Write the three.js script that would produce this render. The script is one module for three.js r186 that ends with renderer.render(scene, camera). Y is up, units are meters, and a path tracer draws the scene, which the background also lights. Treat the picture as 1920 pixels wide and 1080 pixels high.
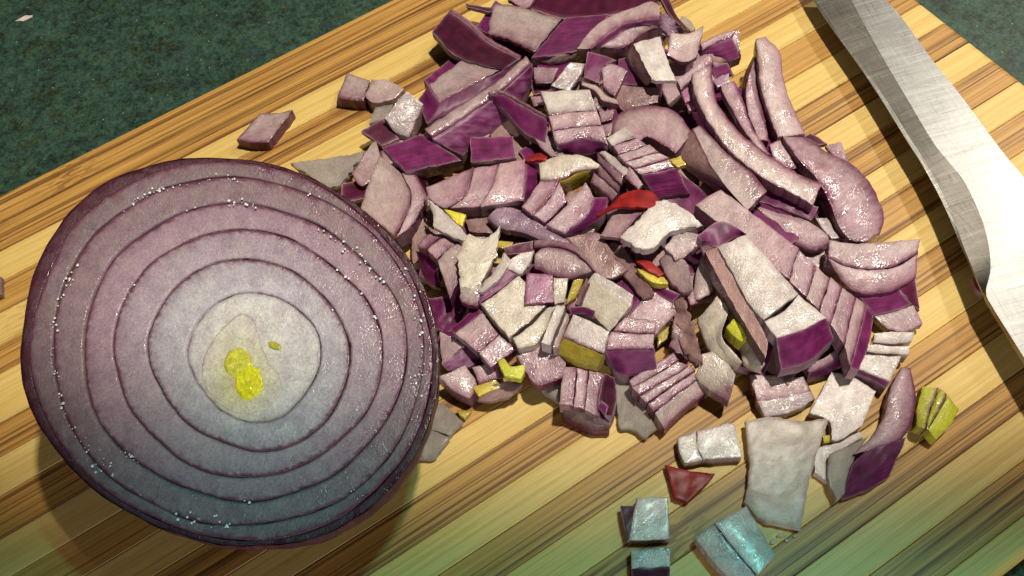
import * as THREE from 'three';
import { ImprovedNoise } from 'three/addons/math/ImprovedNoise.js';
import { RectAreaLightUniformsLib } from 'three/addons/lights/RectAreaLightUniformsLib.js';
import { mergeGeometries } from 'three/addons/utils/BufferGeometryUtils.js';

// ---------------------------------------------------------------- camera, exposure, lamps
const scene = new THREE.Scene();
const renderer = new THREE.WebGLRenderer({ antialias: true });
renderer.toneMapping = THREE.LinearToneMapping;
renderer.toneMappingExposure = 1.0;
renderer.shadowMap.enabled = true;
const rad = (d) => d * Math.PI / 180;
const camera = new THREE.PerspectiveCamera(34.3, 16 / 9, 0.01, 10);
camera.position.set(0, 0.18647, 0.10702);          // a phone held about 20 cm above the board
camera.rotation.set(rad(-60.146), 0, rad(-8.052), 'YXZ');
camera.updateMatrixWorld();
scene.background = new THREE.Color(0.04, 0.037, 0.035);   // the dim room around

const LAMPS = [
  // position, aim, candela, cone half angle and share of its soft rim, radius of the glowing disc
  { at: [0.18, 0.68, -0.06], aim: [0.085, 0, -0.54], power: 1.9, cone: 45.3, rim: 0.035, r: 0.016, color: [1, 0.93, 0.80], label: 'warm round kitchen spot lamp nearest above the board' },
  { at: [0.47, 0.56, -0.36], aim: [0.30, 0, -0.56], power: 0.85, cone: 53.0, rim: 0.035, r: 0.018, color: [1, 0.93, 0.80], label: 'warm round kitchen spot lamp lower and farther to the right' },
  { at: [0.22, 0.66, -0.08], aim: [-0.087, 0, 0.55], power: 0.85, cone: 31.9, rim: 0.05, r: 0.018, color: [0.20, 0.80, 0.74], label: 'added cool bluish spot lamp that tints the near edge of the board' },  // added lamp, only there to tint the near edge cool
];

RectAreaLightUniformsLib.init();
const FILL_LIGHT = { at: [0.05, 0.21, 0.85], aim: [0.03, 0, 0], w: 0.6, h: 0.36, power: 5.2, color: [1, 0.97, 0.95] };   // added unseen panel, brightens the faces turned toward the camera

// ---------------------------------------------------------------- helpers
const V3 = (x, y, z) => new THREE.Vector3(x, y, z);
let seedState = 12345;
const rnd = () => { seedState = (seedState * 1664525 + 1013904223) >>> 0; return seedState / 4294967296; };
const rr = (a, b) => a + (b - a) * rnd();
const clamp = (x, a = 0, b = 1) => Math.min(b, Math.max(a, x));
const lerp = (a, b, t) => a + (b - a) * t;
const smooth = (a, b, x) => { const t = clamp((x - a) / (b - a)); return t * t * (3 - 2 * t); };
const noiseGen = new ImprovedNoise();
const nz = (x, y, z = 0) => noiseGen.noise(x + 31.7, y + 17.3, z + 7.9);
const mix3 = (a, b, t) => [lerp(a[0], b[0], t), lerp(a[1], b[1], t), lerp(a[2], b[2], t)];
const mm = 0.001;
const FOCAL = 1750;                                  // in pixels of the 1920 x 1080 photograph
const tmpDir = new THREE.Vector3();
// the point at height h (mm) above the board that is seen at pixel x, y
function at(x, y, h) {
  tmpDir.set((x - 960) / FOCAL, -(y - 540) / FOCAL, -1).applyQuaternion(camera.quaternion);
  const k = (h * mm - camera.position.y) / tmpDir.y;
  return V3(camera.position.x + tmpDir.x * k, h * mm, camera.position.z + tmpDir.z * k);
}
const used = {};
function numbered(name) { const n = used[name] = (used[name] ?? -1) + 1; return n ? name + '_' + String(n).padStart(3, '0') : name; }
function finish(o, label, category, group) {
  o.userData.label = label; o.userData.category = category;
  if (group) o.userData.group = group;
  scene.add(o);
  o.traverse((m) => { if (m.isMesh) { m.castShadow = true; m.receiveShadow = true; } });
  return o;
}
function geom(pos, idx, uv, col) {
  const g = new THREE.BufferGeometry();
  g.setAttribute('position', new THREE.Float32BufferAttribute(pos, 3));
  if (uv) g.setAttribute('uv', new THREE.Float32BufferAttribute(uv, 2));
  if (col) g.setAttribute('color', new THREE.Float32BufferAttribute(col, 3));
  g.setIndex(idx); g.computeVertexNormals();
  return g;
}
// polyline [x, y, x, y, ...] as a smooth curve that can be asked for a point at 0..1
function curve(list, straight) {
  const p = [];
  for (let i = 0; i < list.length; i += 2) p.push(V3(list[i], list[i + 1], 0));
  if (p.length === 2 || straight) {
    const l = [0]; for (let i = 1; i < p.length; i++) l.push(l[i - 1] + p[i].distanceTo(p[i - 1]));
    const L = l[l.length - 1];
    return { L, get: (t) => { let i = 1; while (i < p.length - 1 && l[i] < t * L) i++; return p[i - 1].clone().lerp(p[i], clamp((t * L - l[i - 1]) / (l[i] - l[i - 1]))); } };
  }
  const c = new THREE.CatmullRomCurve3(p, false, 'centripetal');
  c.arcLengthDivisions = 60;
  return { L: c.getLength(), get: (t) => c.getPointAt(clamp(t)) };
}

// ---------------------------------------------------------------- textures
function dataTexture(w, h, fn, srgb) {
  const d = new Uint8Array(w * h * 4);
  for (let y = 0; y < h; y++) for (let x = 0; x < w; x++) {
    const c = fn(x, y), i = (y * w + x) * 4;
    for (let k = 0; k < 3; k++) {
      let v = clamp(Array.isArray(c) ? c[k] : c);
      if (srgb) v = v <= 0.0031308 ? v * 12.92 : 1.055 * v ** (1 / 2.4) - 0.055;
      d[i + k] = Math.round(v * 255);
    }
    d[i + 3] = 255;
  }
  const t = new THREE.DataTexture(d, w, h, THREE.RGBAFormat);
  t.wrapS = t.wrapT = THREE.RepeatWrapping; t.magFilter = THREE.LinearFilter; t.minFilter = THREE.LinearFilter;
  if (srgb) t.colorSpace = THREE.SRGBColorSpace;
  t.needsUpdate = true;
  return t;
}
function hash(x, y, s = 0) { let h = (x * 374761393 + y * 668265263 + s * 982451653) | 0; h = Math.imul(h ^ (h >>> 13), 1274126177); return ((h ^ (h >>> 16)) >>> 0) / 4294967296; }
// value noise that repeats after pw, ph cells
function vnoise(x, y, pw, ph, s) {
  const xi = Math.floor(x), yi = Math.floor(y), fx = x - xi, fy = y - yi;
  const a = (i, j) => hash(((xi + i) % pw + pw) % pw, ((yi + j) % ph + ph) % ph, s);
  const u = fx * fx * (3 - 2 * fx), v = fy * fy * (3 - 2 * fy);
  return lerp(lerp(a(0, 0), a(1, 0), u), lerp(a(0, 1), a(1, 1), u), v);
}
const FS = 512;                                       // onion flesh: 25 mm of wet plant cells with faint veins
const fleshGrain = (x, y) => 0.5 * vnoise(x / 5, y / 4, 102, 128, 1) + 0.15 * hash(x, y, 2) + 0.35 * vnoise(x / 11, y / 8, 47, 64, 3);
const fleshMap = dataTexture(FS, FS, (x, y) => {
  const vein = vnoise(x / 64, y / 5, 8, 102, 4) * 0.6 + vnoise(x / 120, y / 11, 4, 46, 5) * 0.4;
  const blot = vnoise(x / 40, y / 40, 13, 13, 6);
  const k = 0.80 + 0.19 * (fleshGrain(x, y) - 0.5) * 2 + 0.12 * (vein - 0.5) + 0.2 * (blot - 0.5);
  return [k, k * (0.97 + 0.05 * (blot - 0.5)), k * (0.97 + 0.08 * (vein - 0.5))];
}, true);
const faceMap = dataTexture(FS, FS, (x, y) => {
  const blot = vnoise(x / 36, y / 36, 14, 14, 60), g = 0.55 * vnoise(x / 4.5, y / 4.5, 114, 114, 61) + 0.15 * hash(x, y, 62) + 0.3 * vnoise(x / 9, y / 9, 57, 57, 63);
  const k = 0.84 + 0.5 * (g - 0.5) + 0.12 * (blot - 0.5);
  return [k, k * (0.98 + 0.08 * (blot - 0.5)), k * (0.98 - 0.05 * (blot - 0.5))];
}, true);
const fleshBump = dataTexture(FS, FS, (x, y) => 0.5 + 0.9 * (fleshGrain(x, y) - 0.5) + 0.08 * (vnoise(x / 70, y / 5, 7, 102, 7) - 0.5));
const skinMap = dataTexture(FS, FS, (x, y) => {
  const s = vnoise(x / 90, y / 3, 6, 171, 8) * 0.5 + vnoise(x / 160, y / 9, 3, 57, 9) * 0.5;
  const b = vnoise(x / 30, y / 24, 17, 21, 10), g = hash(x, y, 11);
  const k = 0.74 + 0.36 * (s - 0.5) + 0.3 * (b - 0.5) + 0.14 * (g - 0.5);
  return [k, k * (0.95 + 0.2 * (b - 0.5)), k];
}, true);
const skinBump = dataTexture(FS, FS, (x, y) => 0.5 + 0.5 * (vnoise(x / 80, y / 4, 6, 128, 12) - 0.5) + 0.35 * (vnoise(x / 4, y / 3, 128, 171, 13) - 0.5));

const wetMap = dataTexture(FS, FS, (x, y) => { const v = 0.44 - 0.34 * smooth(0.45, 0.8, vnoise(x / 46, y / 34, 11, 15, 90)) + 0.3 * (vnoise(x / 7, y / 7, 73, 73, 91) - 0.5); return [v, clamp(v, 0.14, 0.7), 0]; });
const flesh = (o) => new THREE.MeshPhysicalMaterial({ vertexColors: true, map: fleshMap, bumpMap: fleshBump, bumpScale: 0.00011, roughness: 1, roughnessMap: wetMap, specularIntensity: 1, ...o });
const MAT = {
  flesh: flesh({}),
  wet: flesh({ bumpScale: 0.00016, roughness: 0.7, specularIntensity: 1, clearcoat: 0.25, clearcoatRoughness: 0.22 }),
  thin: flesh({ roughness: 0.8, roughnessMap: null, transmission: 0.55, thickness: 0, clearcoat: 0.4, clearcoatRoughness: 0.28, bumpScale: 0.00012 }),
  skin: new THREE.MeshPhysicalMaterial({ vertexColors: true, map: skinMap, bumpMap: skinBump, bumpScale: 0.00008, roughness: 0.5, specularIntensity: 0.25, clearcoat: 0.12, clearcoatRoughness: 0.3 }),
};
// base colours (linear)
const COL = {
  f: [0.42, 0.325, 0.31], p: [0.40, 0.27, 0.295], w: [0.58, 0.525, 0.48], c: [0.60, 0.54, 0.43],
  s: [0.155, 0.016, 0.088], d: [0.058, 0.006, 0.022], t: [0.34, 0.21, 0.19], l: [0.36, 0.24, 0.32],
  k: [0.34, 0.16, 0.235], y: [0.70, 0.60, 0.035], Y: [0.46, 0.37, 0.04], z: [0.58, 0.60, 0.045], r: [0.32, 0.016, 0.014],
  g: [0.46, 0.39, 0.385], m: [0.68, 0.60, 0.51], q: [0.44, 0.375, 0.31], S: [0.155, 0.016, 0.088],
};
const SKINNY = 'sdSr', THINNY = 'm';
const PIGMENT = [0.13, 0.020, 0.060];
const PARTNAME = { s: 'skin', S: 'skin', d: 'skin', r: 'skin' };

// ---------------------------------------------------------------- one cut piece of onion
// A piece is drawn by its cut edges: polylines in the photograph's pixels, each at its own height above the board (mm).
// Between each two edges lies one layer, a bevelled slab with its own thickness; layers of one piece are parts.
function pieceGeometry(type, EA, EB, hA, hB, o, gapA, gapB, seed, wallPig, freeA = true, freeB = true) {
  const A = curve(EA, o.straight), B = curve(EB, o.straight);
  const wpx = (A.get(0).distanceTo(B.get(0)) + A.get(1).distanceTo(B.get(1)) + A.get(0.5).distanceTo(B.get(0.5))) / 3;
  const lpx = Math.max(A.L, B.L, 8), ppm = 8.2;
  const eu = clamp(2.0 / lpx, 0.004, 0.15), ev = clamp(2.0 / wpx, 0.01, 0.2);
  const cuts = (n, e) => { const r = [0, e]; for (let i = 1; i < n; i++) { const t = i / n; if (t > e * 1.6 && t < 1 - e * 1.6) r.push(t); } r.push(1 - e, 1); return r; };
  const us = cuts(Math.round(clamp(lpx / 6.5, 5, 46)), eu), vs = cuts(Math.round(clamp(wpx / 6.5, 4, 30)), ev);
  const nu = us.length, nv = vs.length, thick = o.t * mm;
  const bevel = o.bevel ?? 0.11, jit = o.jit ?? 1.1, jag = o.jag ?? 0;
  const base = COL[type] || COL.f, tone = o.tone ?? 1;
  const hs = (h, u) => Array.isArray(h) ? lerp(h[0], h[1], u) : h;
  const top = [], col = [], uv = [];
  const ou = hash(seed, 1, 5), ov = hash(seed, 2, 5);
  for (let j = 0; j < nv; j++) for (let i = 0; i < nu; i++) {
    const u0 = us[i], u = o.cut ? lerp(o.cut[0] / lpx, 1 - o.cut[1] / lpx, u0) : u0, v0 = vs[j], v = lerp(gapA / wpx, 1 - gapB / wpx, v0);
    const a = A.get(u), b = B.get(u);
    let x = lerp(a.x, b.x, v), y = lerp(a.y, b.y, v);
    const s = seed * 0.37;
    const edgeness = Math.max(1 - Math.min(v0, 1 - v0) * wpx / 10, 1 - Math.min(u, 1 - u) * lpx / 10, 0);
    x += jit * (1.6 * nz(x / 17, y / 17, s) + 0.9 * nz(x / 6, y / 6, s + 3)); y += jit * (1.6 * nz(x / 17, y / 17, s + 9) + 0.9 * nz(x / 6, y / 6, s + 12));
    if (jag) { x += jag * edgeness * (nz(x / 4.5, y / 4.5, s + 20) + 0.8 * nz(x / 11, y / 11, s + 23)) * 2; y += jag * edgeness * (nz(x / 4.5, y / 4.5, s + 26) + 0.8 * nz(x / 11, y / 11, s + 29)) * 2; }
    let h = (o.dh || 0) + lerp(hs(hA, u), hs(hB, u), v) + (o.bu || 0) * 0.5 * (4 * u * (1 - u)) + (o.bv || 0) * 0.3 * (4 * v * (1 - v));
    if (o.tilt) h += o.tilt[0] * (x - o.cx) / 100 + o.tilt[1] * (y - o.cy) / 100;
    h += (o.rough ?? 0.14) * (1.4 * nz(x / 26, y / 26, s + 40) + 0.5 * nz(x / 8, y / 8, s + 43));
    if ((j === 0 && freeA) || (j === nv - 1 && freeB) || i === 0 || i === nu - 1) h -= bevel;
    else if ((j === 1 && freeA) || (j === nv - 2 && freeB) || i === 1 || i === nu - 2) h -= bevel * 0.18;
    h = Math.max(h, 0.45);
    top.push(at(x, y, h));
    // pigment lies at the outer face of each layer (edge B) and fades in streaks through the flesh
    let c = base.slice();
    if ('fp'.includes(type)) { const hue = hash(seed, 9, 6); c = mix3(c, hue < 0.5 ? [0.46, 0.375, 0.325] : [0.36, 0.235, 0.27], 0.45 * Math.abs(hue - 0.5) * 2); c = c.map((q) => q * (0.92 + 0.2 * hash(seed, 11, 6))); }
    if (!SKINNY.includes(type)) {
      const n1 = nz(x / 22, y / 22, s + 50), n2 = nz(x / 5, y / 5, s + 55);
      c = c.map((q, k) => q * (1.1 + 0.14 * n1 * (k === 1 ? 1.25 : 1)));
      if ('fp'.includes(type)) { const g = smooth(0.1, 1, v0 + 0.35 * n1 + 0.15 * n2); c = [c[0] * (1.06 - 0.10 * g), c[1] * (1.1 - 0.26 * g), c[2] * (1.06 - 0.15 * g)]; }
      const dB = (1 - v0) * wpx / ppm, dA = v0 * wpx / ppm;
      let w = wallPig ? 0.95 * Math.exp(-dB / 0.26) + 0.36 * Math.exp(-dB / 1.5) * (1 + 0.9 * n2) : 0;
      const dAll = Math.min(dA + (freeA ? 0 : 9), dB + (freeB ? 0 : 9), u * lpx / ppm, (1 - u) * lpx / ppm);
      w += ('fpk'.includes(type) ? 0.55 * (hash(seed, 13, 6) < 0.6 ? 1 : 0.2) : 0.12) * Math.exp(-dAll / 0.16) + 0.12 * Math.exp(-dAll / 1.0) * (1 + n2) + ('fpk'.includes(type) ? 0.10 : 0.03) * clamp(0.5 + 1.3 * n1 + 0.5 * n2);
      if (o.rimA) w += o.rimA * Math.exp(-dA / (o.rimW ?? 0.35)) * (o.rimW ? 0.9 + 0.5 * n2 : 1);
      if (o.rimU) w += o.rimU * (Math.exp(-u * lpx / ppm / 0.35) + Math.exp(-(1 - u) * lpx / ppm / 0.35));
      if (type === 'q') w += 0.75 * smooth(0.45, 0.95, u * 0.6 + v * 0.4 + 0.15 * n1 + 0.1 * n2);
      if (o.blush) w += o.blush * clamp(0.5 + 1.1 * n1 + 0.3 * n2);
      c = mix3(c, PIGMENT, clamp(w, 0, 0.88));
    } else {
      const n1 = nz(x / 16, y / 16, s + 60), n2 = nz(x / 40, y / 5, s + 66);
      c = c.map((q) => q * (1 + 0.4 * n1 + 0.35 * n2));
      { const dE = Math.min(v0 * wpx, (1 - v0) * wpx, u * lpx, (1 - u) * lpx) / ppm; if (type !== 'r') c = mix3(c, COL.p, 0.75 * Math.exp(-dE / 0.13)); }
      if (o.pale) c = mix3(c, COL.l, o.pale * clamp(0.5 + n1 + n2));
    }
    col.push(c.map((q) => clamp(q * tone, 0, 0.88)));
    uv.push([u * lpx / ppm / 25 + ou, v * wpx / ppm / 25 + ov]);
  }
  const pos = [], cc = [], uu = [], idx = [];
  const put = (p, c, t) => { pos.push(p.x, p.y, p.z); cc.push(...c); uu.push(...t); return pos.length / 3 - 1; };
  for (let k = 0; k < top.length; k++) put(top[k], col[k], uv[k]);
  const under = top.map((p) => V3(p.x, Math.max(p.y - thick, 0.00012), p.z));
  // which way round the grid lies decides the winding
  const e1 = top[nu - 1].clone().sub(top[0]), e2 = top[(nv - 1) * nu].clone().sub(top[0]);
  const flip = e1.cross(e2).y < 0;
  const tri = (a, b, c) => flip ? idx.push(a, c, b) : idx.push(a, b, c);
  for (let j = 0; j < nv - 1; j++) for (let i = 0; i < nu - 1; i++) { const k = j * nu + i; tri(k, k + 1, k + nu); tri(k + 1, k + nu + 1, k + nu); }
  const b0 = pos.length / 3;
  for (let k = 0; k < under.length; k++) put(under[k], col[k], uv[k]);
  for (let j = 0; j < nv - 1; j++) for (let i = 0; i < nu - 1; i++) { const k = b0 + j * nu + i; tri(k, k + nu, k + 1); tri(k + 1, k + nu, k + nu + 1); }
  const wall = (ring, tint) => {
    for (let q = 0; q < ring.length - 1; q++) {
      const k0 = ring[q], k1 = ring[q + 1], ca = tint ? mix3(col[k0], tint, 0.9) : col[k0], cb = tint ? mix3(col[k1], tint, 0.9) : col[k1];
      const a = put(top[k0], ca, uv[k0]), b = put(top[k1], cb, uv[k1]);
      const c = put(under[k0], ca, [uv[k0][0], uv[k0][1] + thick / 0.025]), d = put(under[k1], cb, [uv[k1][0], uv[k1][1] + thick / 0.025]);
      tri(a, c, b); tri(b, c, d);
    }
  };
  const seq = (n, f) => Array.from({ length: n }, (_, k) => f(k));
  const pig = wallPig ? PIGMENT : null;
  wall(seq(nu, (i) => i), null);
  wall(seq(nu, (i) => (nv - 1) * nu + nu - 1 - i), pig);
  wall(seq(nv, (j) => (nv - 1 - j) * nu), null);
  wall(seq(nv, (j) => j * nu + nu - 1), null);
  return geom(pos, idx, uu, cc);
}
let pieceCount = 0;
function piece(name, label, category, types, h, edges, opts = {}) {
  const seed = ++pieceCount;
  const o = { t: 1.1, ...opts };
  let sx = 0, sy = 0, n = 0;
  for (const e of edges) for (let i = 0; i < e.length; i += 2) { sx += e[i]; sy += e[i + 1]; n++; }
  o.cx = sx / n; o.cy = sy / n;
  const low = (q) => q > 3 ? 3 + 0.6 * (q - 3) : q;       // the heap is about 17 mm high
  const heights = (typeof h === 'number' ? edges.map(() => h) : h).map((q) => Array.isArray(q) ? q.map(low) : low(q));
  const meshes = [];
  const gap = Math.min(o.gap ?? 1, 1) * 0.6;
  for (let k = 0; k < types.length; k++) {
    const ty = types[k], isSkin = SKINNY.includes(ty);
    const soft = (a, b) => a !== undefined && b !== undefined && !SKINNY.includes(a) && !SKINNY.includes(b) && !o.joined;
    const gA = soft(types[k - 1], ty) ? gap : 0, gB = soft(ty, types[k + 1]) ? gap : 0;
    const pig = !isSkin && !'wcyYzmg'.includes(ty) && (o.pig ?? (types.length > 1 || ty === 'p'));
    const loose = !isSkin && !o.joined && types.length > 2, hk = (q) => hash(seed, k, 200 + q);
    const oo = loose ? { ...o, tone: (o.tone ?? 1) * (0.92 + 0.16 * hk(1)), dh: (hk(2) - 0.5) * 0.8, cut: [4 * hk(3) - 1, 4 * hk(4) - 1] } : o;
    const g = pieceGeometry(ty, edges[k], edges[k + 1], heights[k], heights[k + 1], oo, gA, gB, seed * 17 + (o.joined ? 0 : k * 3), pig || (gB > 0 && !o.nopig), !(o.joined && k > 0), !(o.joined && k < types.length - 1));
    const m = new THREE.Mesh(g, isSkin ? MAT.skin : 'gl'.includes(ty) || o.wet ? MAT.wet : THINNY.includes(ty) ? MAT.thin : MAT.flesh);
    m.name = PARTNAME[ty] || (o.part || 'layer');
    meshes.push(m);
  }
  const base = at(o.cx, o.cy, 0);
  base.y = 0;
  for (const m of meshes) m.geometry.translate(-base.x, 0, -base.z);
  let root;
  if (meshes.length === 1) { root = meshes[0]; } else { root = new THREE.Group(); for (const m of meshes) root.add(m); }
  root.name = numbered(name); root.position.copy(base);
  return finish(root, label, category, o.group);
}
const P = (label, types, h, edges, o) => piece('onion_piece', label, 'onion piece', types, h, edges, o);
const STACK = (label, types, h, edges, o) => piece('onion_stack', label, 'onion stack', types, h, edges, { t: 2.7, ...o });
const SKIN = (label, types, h, edges, o) => piece('onion_skin', label, 'onion skin', types, h, edges, { t: 1.1, ...o });
const STRIP = (label, types, h, edges, o) => piece('onion_strip', label, 'onion strip', types, h, edges, { t: 2.0, ...o });
const SPROUT = (label, types, h, edges, o) => piece('sprout_piece', label, 'sprout piece', types, h, edges, { t: 2, ...o });
const RED = (label, types, h, edges, o) => piece('red_scrap', label, 'vegetable scrap', types, h, edges, { t: 0.9, ...o });

// ---------------------------------------------------------------- countertop
{
  const N = 1024;
  const map = dataTexture(N, N, (x, y) => {
    const a = vnoise(x / 3.2, y / 3.2, 320, 320, 21), b = vnoise(x / 9, y / 9, 114, 114, 22), c = vnoise(x / 46, y / 46, 22, 22, 23), e = hash(x, y, 24);
    const ol = vnoise(x / 14, y / 14, 73, 73, 25), bl = vnoise(x / 19, y / 19, 54, 54, 26);
    let k = 0.6 + 0.6 * (a - 0.5) + 0.45 * (b - 0.5) + 0.22 * (c - 0.5) + 0.5 * (e - 0.5);
    k = Math.max(0.12, k);
    let col = [0.041 * k, 0.086 * k, 0.058 * k];
    if (ol > 0.7) col = mix3(col, [0.042 * k, 0.054 * k, 0.016 * k], 0.6 * smooth(0.7, 0.85, ol));
    if (bl > 0.68) col = mix3(col, [0.026 * k, 0.044 * k, 0.046 * k], 0.5 * smooth(0.68, 0.85, bl));
    if (hash(x >> 1, y >> 1, 27) > 0.9992) col = [0.3, 0.32, 0.26];
    return col;
  }, true);
  map.repeat.set(7, 7);
  const m = new THREE.MeshPhysicalMaterial({ map, roughness: 0.5, specularIntensity: 0.5 });
  const top = new THREE.Mesh(new THREE.BoxGeometry(1.2, 0.03, 1.2), m);
  top.name = 'countertop'; top.position.set(0.05, -0.016 - 0.015, -0.15);
  top.userData.kind = 'structure'; top.userData.label = 'dark green mottled stone countertop under the board';
  top.receiveShadow = true; scene.add(top);
}

// ---------------------------------------------------------------- bamboo board, glued from strips
const U = V3(0.90071, 0, -0.43442), W = V3(-0.43442, 0, -0.90071);        // along and across the strips
const BOARD_TOP = 0, BOARD_T = 0.016;
{
  const LW = 2048, LH = 64, U0 = -0.205, U1 = 0.138;
  const grain = (seed, dark) => {
    const lines = [];
    const nLines = dark ? 20 : 7;
    for (let k = 0; k < nLines; k++) lines.push({ y: hash(seed, k, 31) * LH, s: hash(seed, k, 32) * LW * 0.9 - LW * 0.1, e: LW * (0.15 + 0.75 * hash(seed, k, 33)), w: dark ? 0.7 + 2.4 * hash(seed, k, 34) ** 2 : 0.5 + 0.6 * hash(seed, k, 34), a: (dark ? 0.6 : 0.2) + 0.5 * hash(seed, k, 35) * (dark ? 1 : 0.4), f: 0.6 + 2 * hash(seed, k, 36) });
    const node = hash(seed, 3, 37) * LW;
    return (x, y) => {
      const warp = 2.4 * (vnoise(x / 300, 1, 7, 4, seed) - 0.5);
      const f1 = vnoise(x / 130, (y + warp) / 1.5, 16, 43, seed + 41), f2 = vnoise(x / 340, (y + warp) / 5, 6, 13, seed + 42), f3 = vnoise(x / 22, y / 1.1, 93, 58, seed + 43);
      let l = 0;
      for (const q of lines) {
        const d = Math.abs(y - q.y - warp - 1.6 * (vnoise(x / 190 * q.f, q.y, 64, 64, seed + 44) - 0.5));
        const dx = x - q.s; if (dx < 0 || dx > q.e) continue;
        const end = smooth(0, 110, Math.min(dx, q.e - dx));
        l = Math.max(l, q.a * end * (1 - smooth(q.w * 0.4, q.w * 1.3, d)) * (0.6 + 0.6 * vnoise(x / 60, q.y, 35, 64, seed + 45)));
      }
      let c = dark ? mix3([0.46, 0.26, 0.065], [0.30, 0.14, 0.03], clamp(0.4 + 0.8 * (f2 - 0.5) + 0.9 * (f1 - 0.5))) : mix3([0.60, 0.42, 0.138], [0.50, 0.325, 0.085], clamp(0.4 + 0.9 * (f1 - 0.5) + 0.8 * (f2 - 0.5)));
      const dn = Math.abs(x - node - 10 * (vnoise(y / 7, 3, 9, 8, seed) - 0.5));
      if (dn < 70) { const t = (1 - dn / 70) * smooth(0.5, 0.62, vnoise(x / 12, y / 2.4, 170, 27, seed + 46)); c = mix3(c, [0.16, 0.07, 0.018], t * (dark ? 0.8 : 0.3)); }
      c = mix3(c, dark ? [0.13, 0.048, 0.010] : [0.30, 0.15, 0.035], clamp(l));
      const g = 1 + 0.16 * (f3 - 0.5) + 0.07 * (hash(x, y, seed) - 0.5);
      return c.map((q) => q * g);
    };
  };
  const light = [1, 2, 3, 4].map((s) => dataTexture(LW, LH, grain(s * 7, false), true));
  const dark = [1, 2, 3, 4, 5].map((s) => dataTexture(LW, LH, grain(100 + s * 7, true), true));
  const mats = (list) => list.map((map) => new THREE.MeshPhysicalMaterial({ map, bumpMap: map, bumpScale: 0.00008, roughness: 0.55, specularIntensity: 0.55, clearcoat: 0.12, clearcoatRoughness: 0.35 }));
  const LM = mats(light), DM = mats(dark);
  const seams = [99.5, 90.2, 81.5, 72.8, 64.3, 55.7, 48.5, 36.5, 28.6, 20, 10.7, 2, -6.5, -14.5, -22.8, -30.4, -38.7, -46.4, -53.7, -61.9, -70, -78.4, -84.7, -92.4, -100.2, -106.2];
  const tones = 'bblblblblblblblblblblblbl';
  const board = new THREE.Group(); board.name = 'cutting_board';
  let li = 0, di = 0;
  for (let k = 0; k < tones.length; k++) {
    const v1 = seams[k] * mm, v0 = seams[k + 1] * mm, first = k === 0, last = k === tones.length - 1;
    const ch = 0.00016, R = 0.0022;
    // cross-section, across the strip (v) and up (y)
    const sec = [];
    sec.push([v0 + 0.00003, -BOARD_T]);
    if (last) for (let q = 0; q <= 5; q++) { const a = q / 5 * Math.PI / 2; sec.push([v0 + R - R * Math.cos(a), -R + R * Math.sin(a)]); }
    else sec.push([v0 + 0.00003, -ch], [v0 + 0.00003 + ch, 0]);
    if (first) for (let q = 0; q <= 5; q++) { const a = q / 5 * Math.PI / 2; sec.push([v1 - R + R * Math.sin(a), -R + R * Math.cos(a)]); }
    else sec.push([v1 - 0.00003 - ch, 0], [v1 - 0.00003, -ch]);
    sec.push([v1 - 0.00003, -BOARD_T]);
    // stations along the strip, rounded over at the end that shows
    const st = [[U0, 0], [U1 - R, 0]];
    for (let q = 1; q <= 4; q++) { const a = q / 4 * Math.PI / 2; st.push([U1 - R + R * Math.sin(a), -R * (1 - Math.cos(a))]); }
    const lift = (hash(k, 5, 91) - 0.5) * 0.00008;
    const pos = [], uv = [], idx = [], ns = sec.length, off = hash(k, 7, 92);
    for (let i = 0; i < st.length - 1; i++) for (let j = 0; j < ns - 1; j++) {
      const q = [[i, j], [i + 1, j], [i + 1, j + 1], [i, j + 1]].map(([a, b]) => {
        const [u, dy] = st[a], [v, y] = sec[b];
        const yy = y <= -BOARD_T ? -BOARD_T : Math.max(y + dy, -BOARD_T) + lift;
        pos.push(U.x * u + W.x * v, yy, U.z * u + W.z * v);
        uv.push((u - U0) / (U1 - U0) * 0.999 + off, (v - v0) / (v1 - v0) * 0.96 + 0.02 + (Math.abs(y) > 0.003 ? 0.3 : 0));
        return pos.length / 3 - 1;
      });
      idx.push(q[0], q[1], q[2], q[0], q[2], q[3]);
    }
    const e = st.length - 1;                           // end grain
    const ring = sec.map(([v, y]) => { const yy = y <= -BOARD_T ? y : Math.max(y + st[e][1], -BOARD_T) + lift; pos.push(U.x * U1 + W.x * v, yy, U.z * U1 + W.z * v); uv.push(off, (v - v0) / (v1 - v0)); return pos.length / 3 - 1; });
    for (let j = 1; j < ring.length - 1; j++) idx.push(ring[0], ring[j + 1], ring[j]);
    let g = geom(pos, idx, uv);
    const m = new THREE.Mesh(g, tones[k] === 'l' ? LM[li++ % LM.length] : DM[di++ % DM.length]);
    m.name = 'bamboo_strip'; board.add(m);
  }
  finish(board, 'striped bamboo cutting board of light and dark glued strips on the green countertop', 'cutting board');
}

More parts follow.
